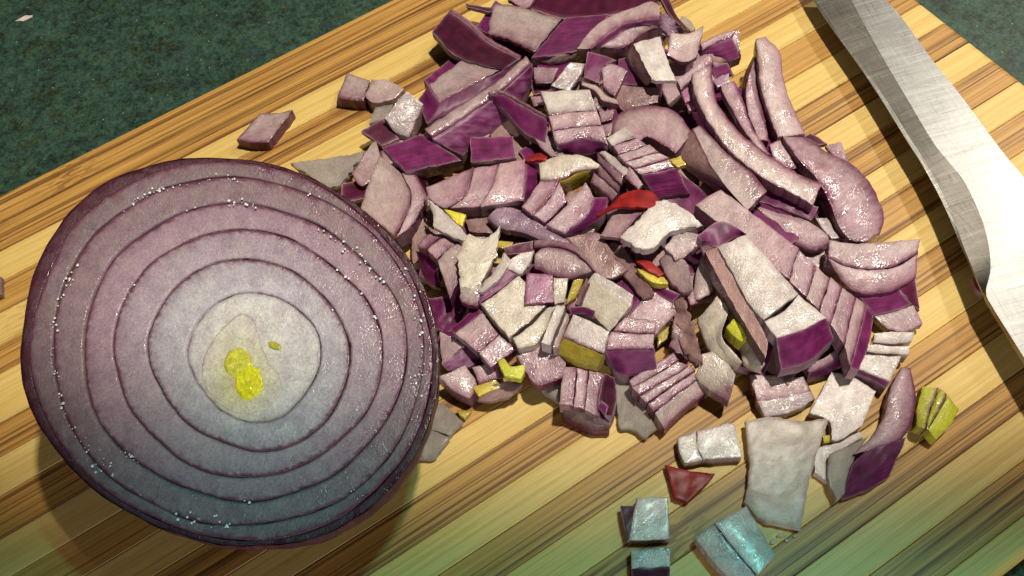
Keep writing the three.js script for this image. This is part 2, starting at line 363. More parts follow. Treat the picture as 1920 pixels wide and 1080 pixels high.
// ---------------------------------------------------------------- halved onion
{
  const C = at(432, 664, 35);                          // middle of the cut face
  const tiltX = rad(9), N = V3(0.03, Math.cos(tiltX), Math.sin(tiltX)).normalize();
  const onFace = (x, y, up = 0) => {
    tmpDir.set((x - 960) / FOCAL, -(y - 540) / FOCAL, -1).applyQuaternion(camera.quaternion);
    const k = C.clone().sub(camera.position).dot(N) / tmpDir.dot(N);
    return camera.position.clone().addScaledVector(tmpDir, k).addScaledVector(N, up);
  };
  const SEG = 220, cx = 458, cy = 690;
  const ringOf = (list) => {                            // radius by angle round the heart, closed
    const a = [];
    for (let i = 0; i < list.length; i += 2) a.push([Math.atan2(list[i + 1] - cy, list[i] - cx), Math.hypot(list[i] - cx, list[i + 1] - cy)]);
    a.sort((p, q) => p[0] - q[0]);
    const n = a.length, T = Math.PI * 2;
    return (ang) => {
      let i = 0; while (i < n && a[i][0] <= ang) i++;
      const P4 = [-2, -1, 0, 1].map((d) => { const k = i + d, w = ((k % n) + n) % n; return [a[w][0] + T * Math.floor(k / n), a[w][1]]; });
      const t = (ang - P4[1][0]) / (P4[2][0] - P4[1][0]);
      const m1 = (P4[2][1] - P4[0][1]) / (P4[2][0] - P4[0][0]) * (P4[2][0] - P4[1][0]), m2 = (P4[3][1] - P4[1][1]) / (P4[3][0] - P4[1][0]) * (P4[2][0] - P4[1][0]);
      const t2 = t * t, t3 = t2 * t;
      return (2 * t3 - 3 * t2 + 1) * P4[1][1] + (t3 - 2 * t2 + t) * m1 + (-2 * t3 + 3 * t2) * P4[2][1] + (t3 - t2) * m2;
    };
  };
  const E = [
    [38, 680, 44, 600, 56, 539, 111, 421, 185, 350, 296, 306, 407, 296, 519, 310, 630, 358, 711, 421, 778, 502, 811, 591, 823, 680, 813, 761, 787, 836, 735, 912, 667, 970, 593, 1008, 504, 1023, 415, 1021, 311, 994, 222, 950, 148, 892, 89, 822, 52, 754],
    [56, 665, 73, 560, 98, 501, 133, 430, 184, 382, 237, 347, 335, 311, 440, 304, 540, 322, 632, 368, 705, 432, 765, 508, 798, 592, 811, 680, 801, 755, 774, 828, 724, 898, 655, 958, 580, 996, 500, 1012, 420, 1010, 330, 988, 250, 952, 175, 900, 112, 830, 72, 750],
    [100, 655, 113, 554, 139, 495, 172, 444, 207, 412, 252, 382, 296, 356, 350, 342, 440, 331, 540, 350, 644, 396, 700, 440, 750, 505, 783, 570, 794, 640, 788, 720, 766, 790, 735, 848, 692, 898, 640, 937, 533, 975, 462, 985, 392, 983, 332, 967, 269, 936, 209, 897, 163, 848, 128, 791, 105, 711],
    [157, 650, 175, 554, 190, 521, 207, 492, 237, 459, 281, 430, 326, 403, 385, 385, 440, 379, 540, 400, 592, 419, 644, 455, 695, 502, 732, 544, 752, 585, 762, 637, 760, 689, 747, 741, 721, 792, 690, 832, 640, 880, 551, 924, 480, 941, 427, 938, 357, 918, 294, 890, 251, 862, 209, 823, 174, 767, 159, 700],
    [212, 645, 234, 560, 252, 530, 284, 492, 326, 465, 370, 444, 415, 433, 470, 431, 540, 446, 592, 476, 644, 518, 685, 559, 708, 606, 716, 652, 711, 715, 690, 767, 640, 822, 585, 862, 533, 885, 480, 894, 420, 892, 364, 876, 308, 837, 265, 795, 237, 753, 220, 700],
    [278, 636, 304, 573, 356, 517, 415, 491, 467, 487, 533, 502, 593, 543, 637, 598, 656, 658, 648, 717, 615, 784, 563, 828, 489, 847, 415, 828, 348, 791, 304, 732, 281, 680],
    [353, 664, 369, 610, 400, 574, 444, 552, 483, 550, 527, 562, 568, 589, 594, 623, 602, 667, 589, 711, 560, 753, 532, 779, 496, 791, 459, 790, 418, 771, 387, 740, 363, 701],
    [379, 705, 381, 675, 400, 638, 428, 605, 454, 589, 476, 599, 483, 621, 492, 650, 507, 684, 524, 704, 522, 745, 497, 768, 452, 776, 405, 752],
  ].map(ringOf);
  let heart = null;
  const onion = new THREE.Group(); onion.name = 'red_onion_half';
  const base = V3(C.x, 0, C.z);
  onion.position.copy(base);
  const put = (g, name, mat, parent = onion) => { g.translate(-base.x, 0, -base.z); const m = new THREE.Mesh(g, mat); m.name = name; parent.add(m); return m; };
  // flesh colour of each layer, from the outside to the heart
  const tint = [[0.10, 0.045, 0.058], [0.235, 0.178, 0.185], [0.28, 0.205, 0.222], [0.38, 0.275, 0.315], [0.42, 0.345, 0.385], [0.47, 0.445, 0.475], [0.60, 0.585, 0.57], [0.64, 0.62, 0.54]];
  const faceMat = flesh({ map: faceMap, bumpScale: 0.00012, roughness: 1.1, specularIntensity: 0.7 });
  for (let k = 0; k < 8; k++) {
    const inner = k < 7 ? E[k + 1] : null, last = k >= 6;
    const rows = last ? 26 : 15, pos = [], col = [], uv = [], idx = [];
    const gapO = k === 0 ? 0 : k === 7 ? 0.5 : 0.15, gapI = 0.15, rise = k === 7 ? 0.00024 : k === 6 ? 0.00005 : (hash(k, 4, 71) - 0.5) * 0.0006;
    const solid = last;                                 // the two heart pieces are solid
    const prof = [];
    for (let j = 0; j < rows; j++) prof.push(j / (rows - 1));
    for (let i = 0; i <= SEG; i++) {
      const ang = -Math.PI + (i % SEG) / SEG * Math.PI * 2, ca = Math.cos(ang), sa = Math.sin(ang);
      const ro = E[k](ang) - gapO, ri = solid ? 0 : inner(ang) + gapI;
      const wob = 1.6 * nz(ca * 4 + k, sa * 4, 3) + 0.8 * nz(ca * 14 + k, sa * 14, 5);
      const width = ro - ri;
      // down the inner wall, over the cut face, down the outer wall
      const stations = [];
      if (!solid) stations.push([ri, -2.0, 0]);
      for (const s of prof) {
        const q = s < 0.5 ? s : 1 - s, bell = Math.sin(Math.PI * clamp(s, 0.0, 1));
        stations.push([lerp(ri, ro, 1 - (1 - s) ** 1.5), (k === 7 ? 0.05 : 0.10) * bell ** 0.7 - (q < 0.001 ? 0.05 : 0), 1]);
      }
      stations.push([ro, -2.0, 2]);
      for (let j = 0; j < stations.length; j++) {
        let [r, up, wallKind] = stations[j];
        const edge = smooth(0.25, 1, (r - ri) / Math.max(width, 1));
        r += wob * (solid ? r / ro : 1);
        const x = cx + r * ca, y = cy + r * sa;
        up += 0.10 * nz(x / 34, y / 34, 8 + k) + 0.04 * nz(x / 9, y / 9, 11);
        const p = onFace(x, y, up * mm + rise);
        pos.push(p.x, p.y, p.z); uv.push((p.x * Math.cos(k) - p.z * Math.sin(k)) / 0.025 + k * 0.31, (p.x * Math.sin(k) + p.z * Math.cos(k)) / 0.025);
        const dO = (ro - stations[j][0]) / 8.6, n1 = nz(x / 30, y / 30, 20), n2 = nz(x / 7, y / 7, 25), n3 = nz(ca * 30, sa * 30, 12 + k);
        let c = tint[k].map((q, z) => q * (1 + 0.22 * n1 + 0.14 * n2));
        const strength = k === 6 ? 0.55 : k === 7 ? (ang > -3.1 && ang < 0.35 ? 0.42 : 0.04) : 1;
        let w = strength * (0.85 * Math.exp(-((dO / (0.5 + 0.25 * n2)) ** 2)) + (k > 5 ? 0.16 : 0.62) * Math.exp(-dO / 1.7) * (0.75 + 0.9 * n2 + 0.6 * n3));
        if (k >= 1 && k <= 4) w += 0.10 * clamp(0.5 + n1 * 1.4 + n2);
        if (k === 0) w += 0.35 * clamp(0.5 + n2 + n1);
        if (wallKind === 2) w = 0.9 * (k < 7 ? 1 : 0.35);
        c = mix3(c, k === 0 ? [0.05, 0.010, 0.020] : [0.115, 0.022, 0.055], clamp(w, 0, 0.92));
        if (k >= 6) { const yel = Math.exp(-(((x - 452) / 48) ** 2 + ((y - 712) / 62) ** 2)); c = mix3(c, [0.60, 0.58, 0.20], 0.8 * yel); }
        col.push(...c.map((q) => clamp(q, 0.002, 0.8)));
      }
      if (i) { const n = stations.length, a = (i - 1) * n, b = i * n; for (let j = 0; j < n - 1; j++) idx.push(a + j, a + j + 1, b + j, b + j, a + j + 1, b + j + 1); }
    }
    // close the seam by sharing the first column
    const n = pos.length / 3 / (SEG + 1);
    for (let q = 0; q < idx.length; q++) if (idx[q] >= SEG * n) idx[q] -= SEG * n;
    for (let q = 0; q < idx.length; q += 3) { const t = idx[q + 1]; idx[q + 1] = idx[q + 2]; idx[q + 2] = t; }
    let g = geom(pos, idx, uv, col);
    // make sure the cut face looks up
    const nm = g.getAttribute('normal'); let s = 0; for (let q = 0; q < nm.count; q += 7) s += nm.getY(q);
    if (s < 0) { for (let q = 0; q < idx.length; q += 3) { const t = idx[q + 1]; idx[q + 1] = idx[q + 2]; idx[q + 2] = t; } g = geom(pos, idx, uv, col); }
    const made = put(g, k < 6 ? 'onion_layer' : 'onion_heart', faceMat);
    if (k === 7) heart = made;
  }
  // dark floor of the seams between the layers
  {
    const pos = [], idx = [], col = [], uv = [];
    const c0 = onFace(cx, cy, -0.0018); pos.push(c0.x, c0.y, c0.z); col.push(...PIGMENT); uv.push(0, 0);
    for (let i = 0; i < SEG; i++) { const a = -Math.PI + i / SEG * Math.PI * 2, r = E[0](a) - 3, p = onFace(cx + r * Math.cos(a), cy + r * Math.sin(a), -0.0018); pos.push(p.x, p.y, p.z); col.push(...PIGMENT); uv.push(i / 20, 1); idx.push(0, 1 + (i + 1) % SEG, 1 + i); }
    put(geom(pos, idx, uv, col), 'seam_membrane', MAT.skin);
  }
  // outer skin: the bowl below the cut
  {
    const pos = [], idx = [], col = [], uv = [], ROWS = 22;
    for (let i = 0; i < SEG; i++) {
      const a = -Math.PI + i / SEG * Math.PI * 2, ca = Math.cos(a), sa = Math.sin(a), r = E[0](a) + 0.6 + 1.6 * nz(ca * 4, sa * 4, 3) + 0.8 * nz(ca * 14, sa * 14, 5);
      const rim = onFace(cx + r * ca, cy + r * sa, -0.0001);
      for (let j = 0; j <= ROWS; j++) {
        const f = j / ROWS * Math.PI / 2, k = Math.max(0.0, Math.cos(f)) ** 1.12 , y = rim.y * (1 - Math.sin(f) ** 1.0) + 0.0002 * Math.sin(f);
        const x = C.x + (rim.x - C.x) * k, z = C.z + (rim.z - C.z) * k, bump = 0.00025 * nz(ca * 9, sa * 9, j * 0.3);
        pos.push(x + ca * bump, Math.max(y, 0.0002), z + sa * bump); uv.push(j / ROWS * 2.2, i / SEG * 9);
        const st = nz(ca * 22, sa * 22, 1) + 0.6 * nz(ca * 60, sa * 60, j * 0.1), n1 = nz(ca * 3, sa * 3, j * 0.35);
        const c = mix3([0.075, 0.014, 0.034], [0.17, 0.05, 0.075], clamp(0.35 + 0.5 * st + 0.5 * n1)); col.push(...c);
      }
    }
    const n = ROWS + 1;
    for (let i = 0; i < SEG; i++) for (let j = 0; j < ROWS; j++) { const A = i * n + j, B = ((i + 1) % SEG) * n + j; idx.push(A, B, A + 1, B, B + 1, A + 1); }
    put(geom(pos, idx, uv, col), 'outer_skin', MAT.skin);
  }
  // the yellow sprout cut through in the heart
  const spot = (x, y, a, b, turn, colour) => {
    const pos = [], idx = [], col = [], uv = [], S = 36, R = 9;
    for (let j = 0; j <= R; j++) for (let i = 0; i < S; i++) {
      const t = i / S * Math.PI * 2, q = j / R, w = 1 + 0.13 * nz(Math.cos(t) * 1.7 + x, Math.sin(t) * 1.7, 2) + 0.06 * nz(Math.cos(t) * 6 + x, Math.sin(t) * 6, 2), ex = a * q * w * Math.cos(t), ey = b * q * w * Math.sin(t);
      const px = x + ex * Math.cos(turn) - ey * Math.sin(turn), py = y + ex * Math.sin(turn) + ey * Math.cos(turn);
      const p = onFace(px, py, 0.00042 + 0.00012 * (1 - q ** 4) - (j === R ? 0.0003 : 0) + 0.00008 * nz(px / 8, py / 8, 3));
      pos.push(p.x, p.y, p.z); uv.push(p.x / 0.025, p.z / 0.025);
      const n = nz(px / 9, py / 9, 6), n2 = nz(px / 3, py / 3, 7); col.push(...colour.map((c) => clamp(c * (1 + 0.3 * n + 0.25 * n2))));
    }
    for (let j = 0; j < R; j++) for (let i = 0; i < S; i++) { const A = j * S + i, B = j * S + (i + 1) % S; idx.push(A, B, A + S, B, B + S, A + S); }
    put(geom(pos, idx, uv, col), 'yellow_sprout', faceMat, heart);
  };
  spot(447, 681, 27, 28, 0.3, [0.64, 0.63, 0.07]); spot(468, 718, 28, 35, 0.1, [0.76, 0.72, 0.02]); spot(516, 649, 14, 7, 0.35, [0.46, 0.45, 0.05]);
  // beads of juice squeezed out along the seams, coloured near white for their glints
  {
    const beads = [], sphere = new THREE.SphereGeometry(1, 8, 6);
    const bead = (x, y, r) => { const p = onFace(x, y, 0.00035); const g = sphere.clone(); g.scale(r * mm, r * 0.7 * mm, r * mm); g.translate(p.x, p.y, p.z); beads.push(g); };
    const along = (k, a0, a1, n, spread) => { for (let q = 0; q < n; q++) { const a = rad(rr(a0, a1)), r = E[k](a) + spread * (rnd() + rnd() - 1.25); bead(cx + r * Math.cos(a), cy + r * Math.sin(a), 0.10 + 0.22 * rnd() ** 2.2); } };
    along(2, 160, 179, 14, 12); along(2, -180, -148, 26, 14); along(2, -128, -88, 34, 12); along(2, -72, -58, 6, 10); along(2, -32, 4, 20, 14); along(2, 128, 158, 22, 22); along(2, 86, 118, 16, 16);
    along(3, -116, -84, 16, 8); along(3, -62, -22, 30, 14); along(3, 138, 148, 8, 10); along(3, 86, 92, 3, 8); along(4, -48, -20, 8, 8); along(4, -150, -138, 3, 8); along(1, -40, 10, 10, 12);
    const m = put(mergeGeometries(beads), 'juice_glint_beads', new THREE.MeshPhysicalMaterial({ color: new THREE.Color().setRGB(0.72, 0.72, 0.72), roughness: 0.12, clearcoat: 1, clearcoatRoughness: 0.05 }));
    m.userData.kind = 'stuff';
  }
  finish(onion, 'large halved red onion with its ringed cut face up, at the left of the board', 'onion');
}

// ---------------------------------------------------------------- knife
{
  const N = 1024;
  const scratches = (() => {
    const a = new Float32Array(N * N);
    let s = 77; const r = () => { s = (s * 1103515245 + 12345) & 0x7fffffff; return s / 0x7fffffff; };
    for (let k = 0; k < 5200; k++) {
      const across = r() < 0.62, ang = (across ? 0 : Math.PI / 2) + (r() - 0.5) * (r() < 0.12 ? 0.7 : 0.10), L = 14 + 150 * r() ** 2, x = r() * N, y = r() * N, d = (r() < 0.5 ? -1 : 1) * (0.25 + 0.75 * r());
      for (let q = 0; q < L; q++) { const X = ((x + Math.cos(ang) * q) | 0) & (N - 1), Y = ((y + Math.sin(ang) * q) | 0) & (N - 1); a[Y * N + X] += d * (1 - Math.abs(2 * q / L - 1)); }
    }
    return a;
  })();
  const bump = dataTexture(N, N, (x, y) => 0.5 + 0.16 * scratches[y * N + x] + 0.12 * (vnoise(x / 3, y / 40, 341, 26, 81) - 0.5));
  const rough = dataTexture(N, N, (x, y) => { const v = 0.41 + 0.07 * scratches[y * N + x] + 0.05 * (vnoise(x / 60, y / 60, 17, 17, 82) - 0.5); return [v, v, 1]; });
  const worn = dataTexture(N, N, (x, y) => { const v = 0.70 + 0.34 * scratches[y * N + x] + 0.10 * (vnoise(x / 3, y / 3, 341, 341, 84) - 0.5) + 0.14 * (vnoise(x / 90, y / 5, 11, 204, 85) - 0.5); return [v, v * 0.985, v * 0.95]; }, true);
  const steel = (o) => new THREE.MeshPhysicalMaterial({ color: new THREE.Color().setRGB(0.37, 0.37, 0.37), map: worn, metalness: 1, roughness: 1, roughnessMap: rough, bumpMap: bump, bumpScale: 0.00004, ...o });
  const flat = steel({}), ground = steel({ color: new THREE.Color().setRGB(0.30, 0.28, 0.255), bumpScale: 0.00002 }), bright = steel({ color: new THREE.Color().setRGB(0.7, 0.69, 0.66), bumpScale: 0.0002 });
  const knife = new THREE.Group(); knife.name = 'kitchen_knife';
  const base = at(1780, 330, 0); base.y = 0; knife.position.copy(base);
  const along = at(1843, 551, 0).sub(at(1525, 0, 0)).normalize(), across = V3(-along.z, 0, along.x);
  // the blade lies in one leaning plane: height by distance along (toward the handle) and across (toward the back)
  const H = (x, y) => { const s = ((x - 1525) * 0.5 + y * 0.87) / 640, c = ((x - 1525) * 0.87 - y * 0.5) / 150; return 6.2 + 2.2 * s + 0.75 * c; };
  const face = (name, EA, EB, tA, tB, drop, mat, nv = 10) => {
    const A = curve(EA), B = curve(EB), nu = 90, top = [], low = [], uv = [];
    for (let j = 0; j <= nv; j++) for (let i = 0; i <= nu; i++) {
      const u = i / nu, v = j / nv, a = A.get(u), b = B.get(u), x = lerp(a.x, b.x, v), y = lerp(a.y, b.y, v);
      const h = H(x, y) + lerp(drop[0], drop[1], v);
      const p = at(x, y, h); top.push(p); low.push(V3(p.x, p.y - lerp(tA, tB, v) * mm, p.z));
      uv.push([p.dot(across) / 0.10, p.dot(along) / 0.10]);
    }
    const pos = [], idx = [], uu = [];
    const put = (p, t) => { pos.push(p.x - base.x, p.y, p.z - base.z); uu.push(...t); return pos.length / 3 - 1; };
    const w = nu + 1;
    top.forEach((p, k) => put(p, uv[k])); const o = pos.length / 3; low.forEach((p, k) => put(p, uv[k]));
    const flip = top[nu].clone().sub(top[0]).cross(top[nv * w].clone().sub(top[0])).y < 0;
    const tri = (a, b, c) => flip ? idx.push(a, c, b) : idx.push(a, b, c);
    for (let j = 0; j < nv; j++) for (let i = 0; i < nu; i++) { const k = j * w + i; tri(k, k + 1, k + w); tri(k + 1, k + w + 1, k + w); tri(o + k, o + k + w, o + k + 1); tri(o + k + 1, o + k + w, o + k + w + 1); }
    const wall = (ring) => { for (let q = 0; q < ring.length - 1; q++) { const a = put(top[ring[q]], uv[ring[q]]), b = put(top[ring[q + 1]], uv[ring[q + 1]]), c = put(low[ring[q]], uv[ring[q]]), d = put(low[ring[q + 1]], uv[ring[q + 1]]); tri(a, c, b); tri(b, c, d); } };
    const seq = (n, f) => Array.from({ length: n }, (_, k) => f(k));
    wall(seq(w, (i) => i)); wall(seq(w, (i) => nv * w + nu - i)); wall(seq(nv + 1, (j) => (nv - j) * w)); wall(seq(nv + 1, (j) => j * w + nu));
    const m = new THREE.Mesh(geom(pos, idx, uu), mat); m.name = name; knife.add(m);
  };
  const edge = [1508, -30, 1525, 0, 1565, 60, 1610, 122, 1655, 190, 1702, 266, 1727, 305, 1760, 365, 1782, 412, 1803, 462, 1820, 500, 1842, 551];
  const edge2 = [1511, -32, 1528, -2, 1569, 58, 1615, 120, 1661, 187, 1709, 263, 1734, 302, 1767, 362, 1788, 408, 1806, 460, 1822, 499, 1843, 550];
  const grind = [1576, -40, 1610, 25, 1642, 84, 1680, 150, 1702, 187, 1752, 270, 1776, 300, 1808, 341, 1841, 411, 1855, 467, 1857, 507, 1849, 551];
  const spine = [1640, -40, 1662, 0, 1690, 32, 1750, 115, 1787, 160, 1865, 265, 1892, 300, 1920, 333, 1990, 420, 2060, 510];
  face('cutting_edge', edge, edge2, 0.1, 0.35, [-0.95, -0.7], bright, 3);
  face('ground_bevel', edge2, grind, 0.35, 1.4, [-0.7, 0.25], ground);
  face('blade', [...grind, 1862, 577, 1890, 622, 1920, 670, 1960, 733, 2010, 810], spine, 1.4, 1.9, [0.25, 0.35], flat, 14);
  finish(knife, 'steel kitchen knife with a scratched blade lying on the right side of the board', 'knife');
}

// ---------------------------------------------------------------- the heap of chopped onion
// buried pieces that only show dark through the gaps
{
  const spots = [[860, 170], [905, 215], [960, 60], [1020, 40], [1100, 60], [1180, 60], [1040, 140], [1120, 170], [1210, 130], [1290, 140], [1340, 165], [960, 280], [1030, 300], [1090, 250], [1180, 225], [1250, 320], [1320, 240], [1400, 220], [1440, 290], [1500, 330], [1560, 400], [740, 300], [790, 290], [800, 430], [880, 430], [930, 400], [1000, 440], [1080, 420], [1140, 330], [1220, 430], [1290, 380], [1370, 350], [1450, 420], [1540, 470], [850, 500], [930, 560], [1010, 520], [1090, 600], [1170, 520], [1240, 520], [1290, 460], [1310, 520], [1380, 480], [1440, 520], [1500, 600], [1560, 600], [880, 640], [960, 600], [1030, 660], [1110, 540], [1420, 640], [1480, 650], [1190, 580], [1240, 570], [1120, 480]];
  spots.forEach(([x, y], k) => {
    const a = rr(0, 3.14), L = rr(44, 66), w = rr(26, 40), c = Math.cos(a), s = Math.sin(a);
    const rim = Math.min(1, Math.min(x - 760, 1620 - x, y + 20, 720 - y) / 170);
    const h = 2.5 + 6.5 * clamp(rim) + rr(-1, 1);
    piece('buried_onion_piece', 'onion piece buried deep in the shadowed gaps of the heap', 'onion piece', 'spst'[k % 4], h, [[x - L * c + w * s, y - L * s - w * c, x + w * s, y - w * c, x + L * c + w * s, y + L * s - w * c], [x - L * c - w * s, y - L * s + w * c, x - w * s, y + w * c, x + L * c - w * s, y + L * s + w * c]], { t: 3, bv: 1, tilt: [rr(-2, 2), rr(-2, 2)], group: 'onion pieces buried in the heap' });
  });
}
// --- top of the heap
STRIP('long dark purple strip curving down at the heap\'s upper left corner', 'pd', [11, 12, 11], [[846, 16, 884, 42, 917, 71, 978, 104], [842, 20, 880, 47, 912, 77, 975, 110], [810, 60, 850, 102, 895, 120, 942, 131]], { bv: 1.2, joined: 1 });
P('grey pink slab with a purple left rim near the top of the heap', 'f', 13, [[926, 5, 985, 14, 1053, 36], [912, 61, 957, 76, 1003, 97]], { rimU: 0.5, rimA: 0.5, pig: 1, jag: 1, tone: 0.8 });
SKIN('thin dark thread of skin left of the top grey slab', 'd', 8, [[874, 6, 898, 11, 925, 14], [876, 12, 898, 18, 922, 24]], {});
P('pale corner of onion cut off by the top of the picture', 'f', 13, [[945, -22, 1010, -20], [952, 0, 988, 15, 1003, -2]], {});
SKIN('broad reddish brown skin across the very top of the heap', 'd', [8, 10], [[1000, -18, 1120, -24, 1243, -16], [990, 16, 1060, 36, 1130, 33, 1190, 18, 1236, 6]], { bu: 1.5, tone: 1.3 });
STRIP('wide deep purple strip with a pale curled lower rim near the top', 'sf', [16, 14, 10], [[1060, 33, 1142, 27], [996, 107, 1040, 104, 1099, 92], [992, 117, 1042, 121, 1097, 104]], { tone: 0.85 });
STACK('two pale crescent layers with purple edges running to the top right', 'fsps', [17, 18, 16, 14, 11], [[1080, 92, 1113, 52, 1140, 33, 1184, 16, 1225, 3, 1238, 12], [1108, 92, 1142, 62, 1173, 44, 1205, 38, 1225, 36, 1237, 34], [1116, 92, 1149, 71, 1176, 54, 1205, 48, 1225, 46, 1238, 44], [1130, 91, 1163, 91, 1185, 79, 1202, 66, 1220, 58, 1241, 52], [1132, 96, 1166, 97, 1188, 84, 1205, 71, 1222, 63, 1242, 56]], { t: 3 });
P('crinkled lavender membrane at the upper right tip of the heap', 'l', [15, 12], [[1235, 22, 1254, 31, 1270, 42, 1284, 55], [1238, 56, 1250, 64, 1266, 60, 1280, 62]], { rough: 0.9, jag: 2, jit: 2, t: 0.8 });
SKIN('narrow dark skin strip standing along the top right edge', 'd', [12, 9], [[1234, -12, 1250, 20, 1280, 55], [1250, -12, 1270, 30, 1294, 57]], {});
P('small see-through lilac sliver on the wood at the top right', 'm', 3, [[1278, 30, 1296, 40, 1304, 54], [1272, 44, 1284, 52, 1296, 57]], { t: 0.7, tone: 0.9 });
P('bright white block standing near the top right of the heap', 'tw', [16, 22, 21], [[1172, 104, 1192, 134, 1212, 156], [1188, 82, 1206, 118, 1222, 150], [1237, 67, 1251, 112, 1268, 151]], { bv: 0.6, jag: 0.8, joined: 1 });
P('pale grey square with a pointed corner right of the white block', 'f', [20, 18], [[1257, 60, 1288, 63, 1320, 48], [1250, 104, 1283, 116, 1306, 107]], { bu: -0.8, rimU: 0.3 });
STACK('purple chunk with a pale top at the heap\'s upper right edge', 'ps', [15, 14, 9], [[1312, 80, 1345, 66, 1380, 56], [1317, 94, 1350, 78, 1372, 70], [1334, 108, 1365, 116, 1389, 106]], { });
P('thin upright pinkish slice closing the right end of the purple chunk', 'p', [13, 10], [[1362, 70, 1375, 60, 1385, 57], [1372, 84, 1382, 98, 1389, 108]], { });
P('short reddish flake beneath the purple chunk at the upper right', 't', [13, 11], [[1328, 104, 1350, 108, 1372, 116], [1334, 120, 1352, 122, 1370, 120]], { });
SKIN('square deep purple skin below the upper right chunk', 's', [14, 11], [[1334, 121, 1364, 118], [1340, 150, 1373, 138]], {});
P('small glossy lavender square right of the long pale strip\'s tip', 'l', 13, [[1338, 150, 1366, 138], [1345, 164, 1369, 154]], {});
STRIP('pink bar with squared ends lying left of the long pale strip', 'p', [22, 21], [[1269, 151, 1300, 126, 1330, 100], [1277, 168, 1308, 143, 1338, 118]], { pig: 1 });
P('upper of two tiny pink dice left of the long pale strip', 'k', 19, [[1276, 171, 1294, 160], [1285, 194, 1302, 180]], { tone: 1.3 });
P('lower of two tiny pink dice left of the long pale strip', 'k', 17, [[1287, 196, 1303, 186], [1292, 208, 1307, 198]], { tone: 1.35 });
STRIP('very long pale curved strip sweeping down the right of the heap to a ragged end', 'f', [[25, 17], [24, 16]], [[1297, 138, 1300, 165, 1310, 195, 1330, 230, 1360, 274, 1400, 311, 1450, 346, 1490, 365, 1524, 385], [1334, 120, 1337, 152, 1343, 190, 1368, 226, 1395, 255, 1440, 289, 1475, 312, 1505, 330, 1541, 344]], { bv: 1.7, t: 3, pig: 1, rimA: 0.3, jag: 0.9 });
STRIP('grey pink strip tucked right behind the very long pale strip', 'p', [[16, 15], [16, 14]], [[1350, 160, 1372, 205, 1395, 245, 1425, 285], [1377, 152, 1394, 190, 1406, 228, 1446, 292]], { bv: 1.2, pig: 1 });
STRIP('narrow pointed strip with a dark purple left flank', 'sp', [8, 15, 14], [[1416, 98, 1397, 138, 1390, 172, 1395, 200, 1402, 214], [1417, 104, 1402, 148, 1398, 178, 1403, 212, 1422, 262], [1420, 92, 1424, 165, 1432, 213, 1442, 264]], { });
STRIP('tall pale crescent standing free at the upper right of the heap', 'f', [[20, 16], [18, 14]], [[1417, 72, 1421, 112, 1425, 157, 1438, 205, 1458, 257], [1436, 69, 1462, 99, 1469, 145, 1482, 190, 1511, 252]], { bv: 1.6, t: 4, pig: 0, rimA: 0.4 });
SKIN('dark brown sheet for the shade in the gap between two pale crescents', 'd', 9, [[1426, 160, 1436, 210, 1446, 262], [1442, 190, 1452, 230, 1464, 266]], { tone: 1.2 });  // dark piece put in for the shade of the gap
STRIP('dark mauve curved strip with a pale middle ridge at the heap\'s right edge', 'p', [[13, 11], [17, 13]], [[1462, 244, 1515, 261, 1550, 285, 1595, 306, 1625, 334, 1645, 369, 1658, 407, 1652, 436], [1470, 262, 1500, 302, 1525, 327, 1545, 358, 1560, 390, 1572, 422, 1592, 448, 1622, 456]], { bv: 2.0, t: 3.4, pig: 1, rimW: 1.3, rimA: 0.9, rimU: 0.4, tone: 0.92 });
P('thin pinkish flake on the wood behind the dark mauve strip', 'p', 4, [[1549, 272, 1577, 266], [1562, 292, 1592, 308]], { t: 1, tone: 0.9 });
SKIN('bits of dark skin right of the tall pale crescent\'s foot', 'd', 4, [[1506, 256, 1520, 250], [1535, 272, 1552, 270]], { tone: 1.5 });
P('rounded grey flake between the long strip and the dark mauve strip', 'p', [14, 12], [[1443, 272, 1465, 262, 1486, 278], [1452, 304, 1480, 318, 1505, 312]], { bv: 0.8 });
SKIN('bright purple skin band under the lower end of the long strip', 's', [12, 11], [[1437, 345, 1490, 372, 1535, 388], [1420, 376, 1478, 396, 1521, 413]], { bu: 0.6 });
P('rounded pinkish piece under the purple band on the right', 'p', [11, 9], [[1415, 386, 1470, 402, 1517, 416, 1551, 440], [1440, 412, 1472, 446, 1505, 464, 1532, 470, 1558, 456]], { bv: 1.4, pig: 1 });
P('glassy pale crumb between the dark mauve strip and the rounded piece', 'g', 10, [[1528, 410, 1550, 408], [1558, 448, 1580, 446]], { });
P('brown see-through flake under the dark mauve strip', 't', 7, [[1536, 375, 1562, 388], [1550, 405, 1580, 440]], { tone: 1.1 });
STRIP('pink strip with a brown cut face lying left of the long pale strip', 'tf', [14, 20, 19], [[1264, 284, 1300, 318, 1340, 345, 1378, 372], [1300, 240, 1322, 288, 1350, 335, 1402, 394], [1313, 235, 1350, 270, 1418, 332, 1437, 357]], { bv: 1, joined: 1, pig: 1, tone: 0.9 });
P('rounded dome shaped layer with a purple rim in the upper middle', 'p', [17, 20], [[1147, 252, 1152, 225, 1175, 205, 1225, 198, 1268, 211, 1298, 250], [1203, 264, 1208, 259, 1216, 258, 1230, 264, 1247, 274, 1266, 287]], { bv: 2.2, rimA: 0.9, rimW: 0.9, rimU: 0.3, t: 3.5 });
STACK('fan of thin pink slices with a white tip and a purple skin end', 'wpppps', [22, 22, 21.5, 21, 20, 19, 12], [[1136, 261, 1172, 237], [1147, 275, 1193, 258], [1158, 290, 1216, 272], [1170, 304, 1236, 285], [1188, 317, 1257, 297], [1203, 329, 1270, 314], [1230, 371, 1293, 363]], {});
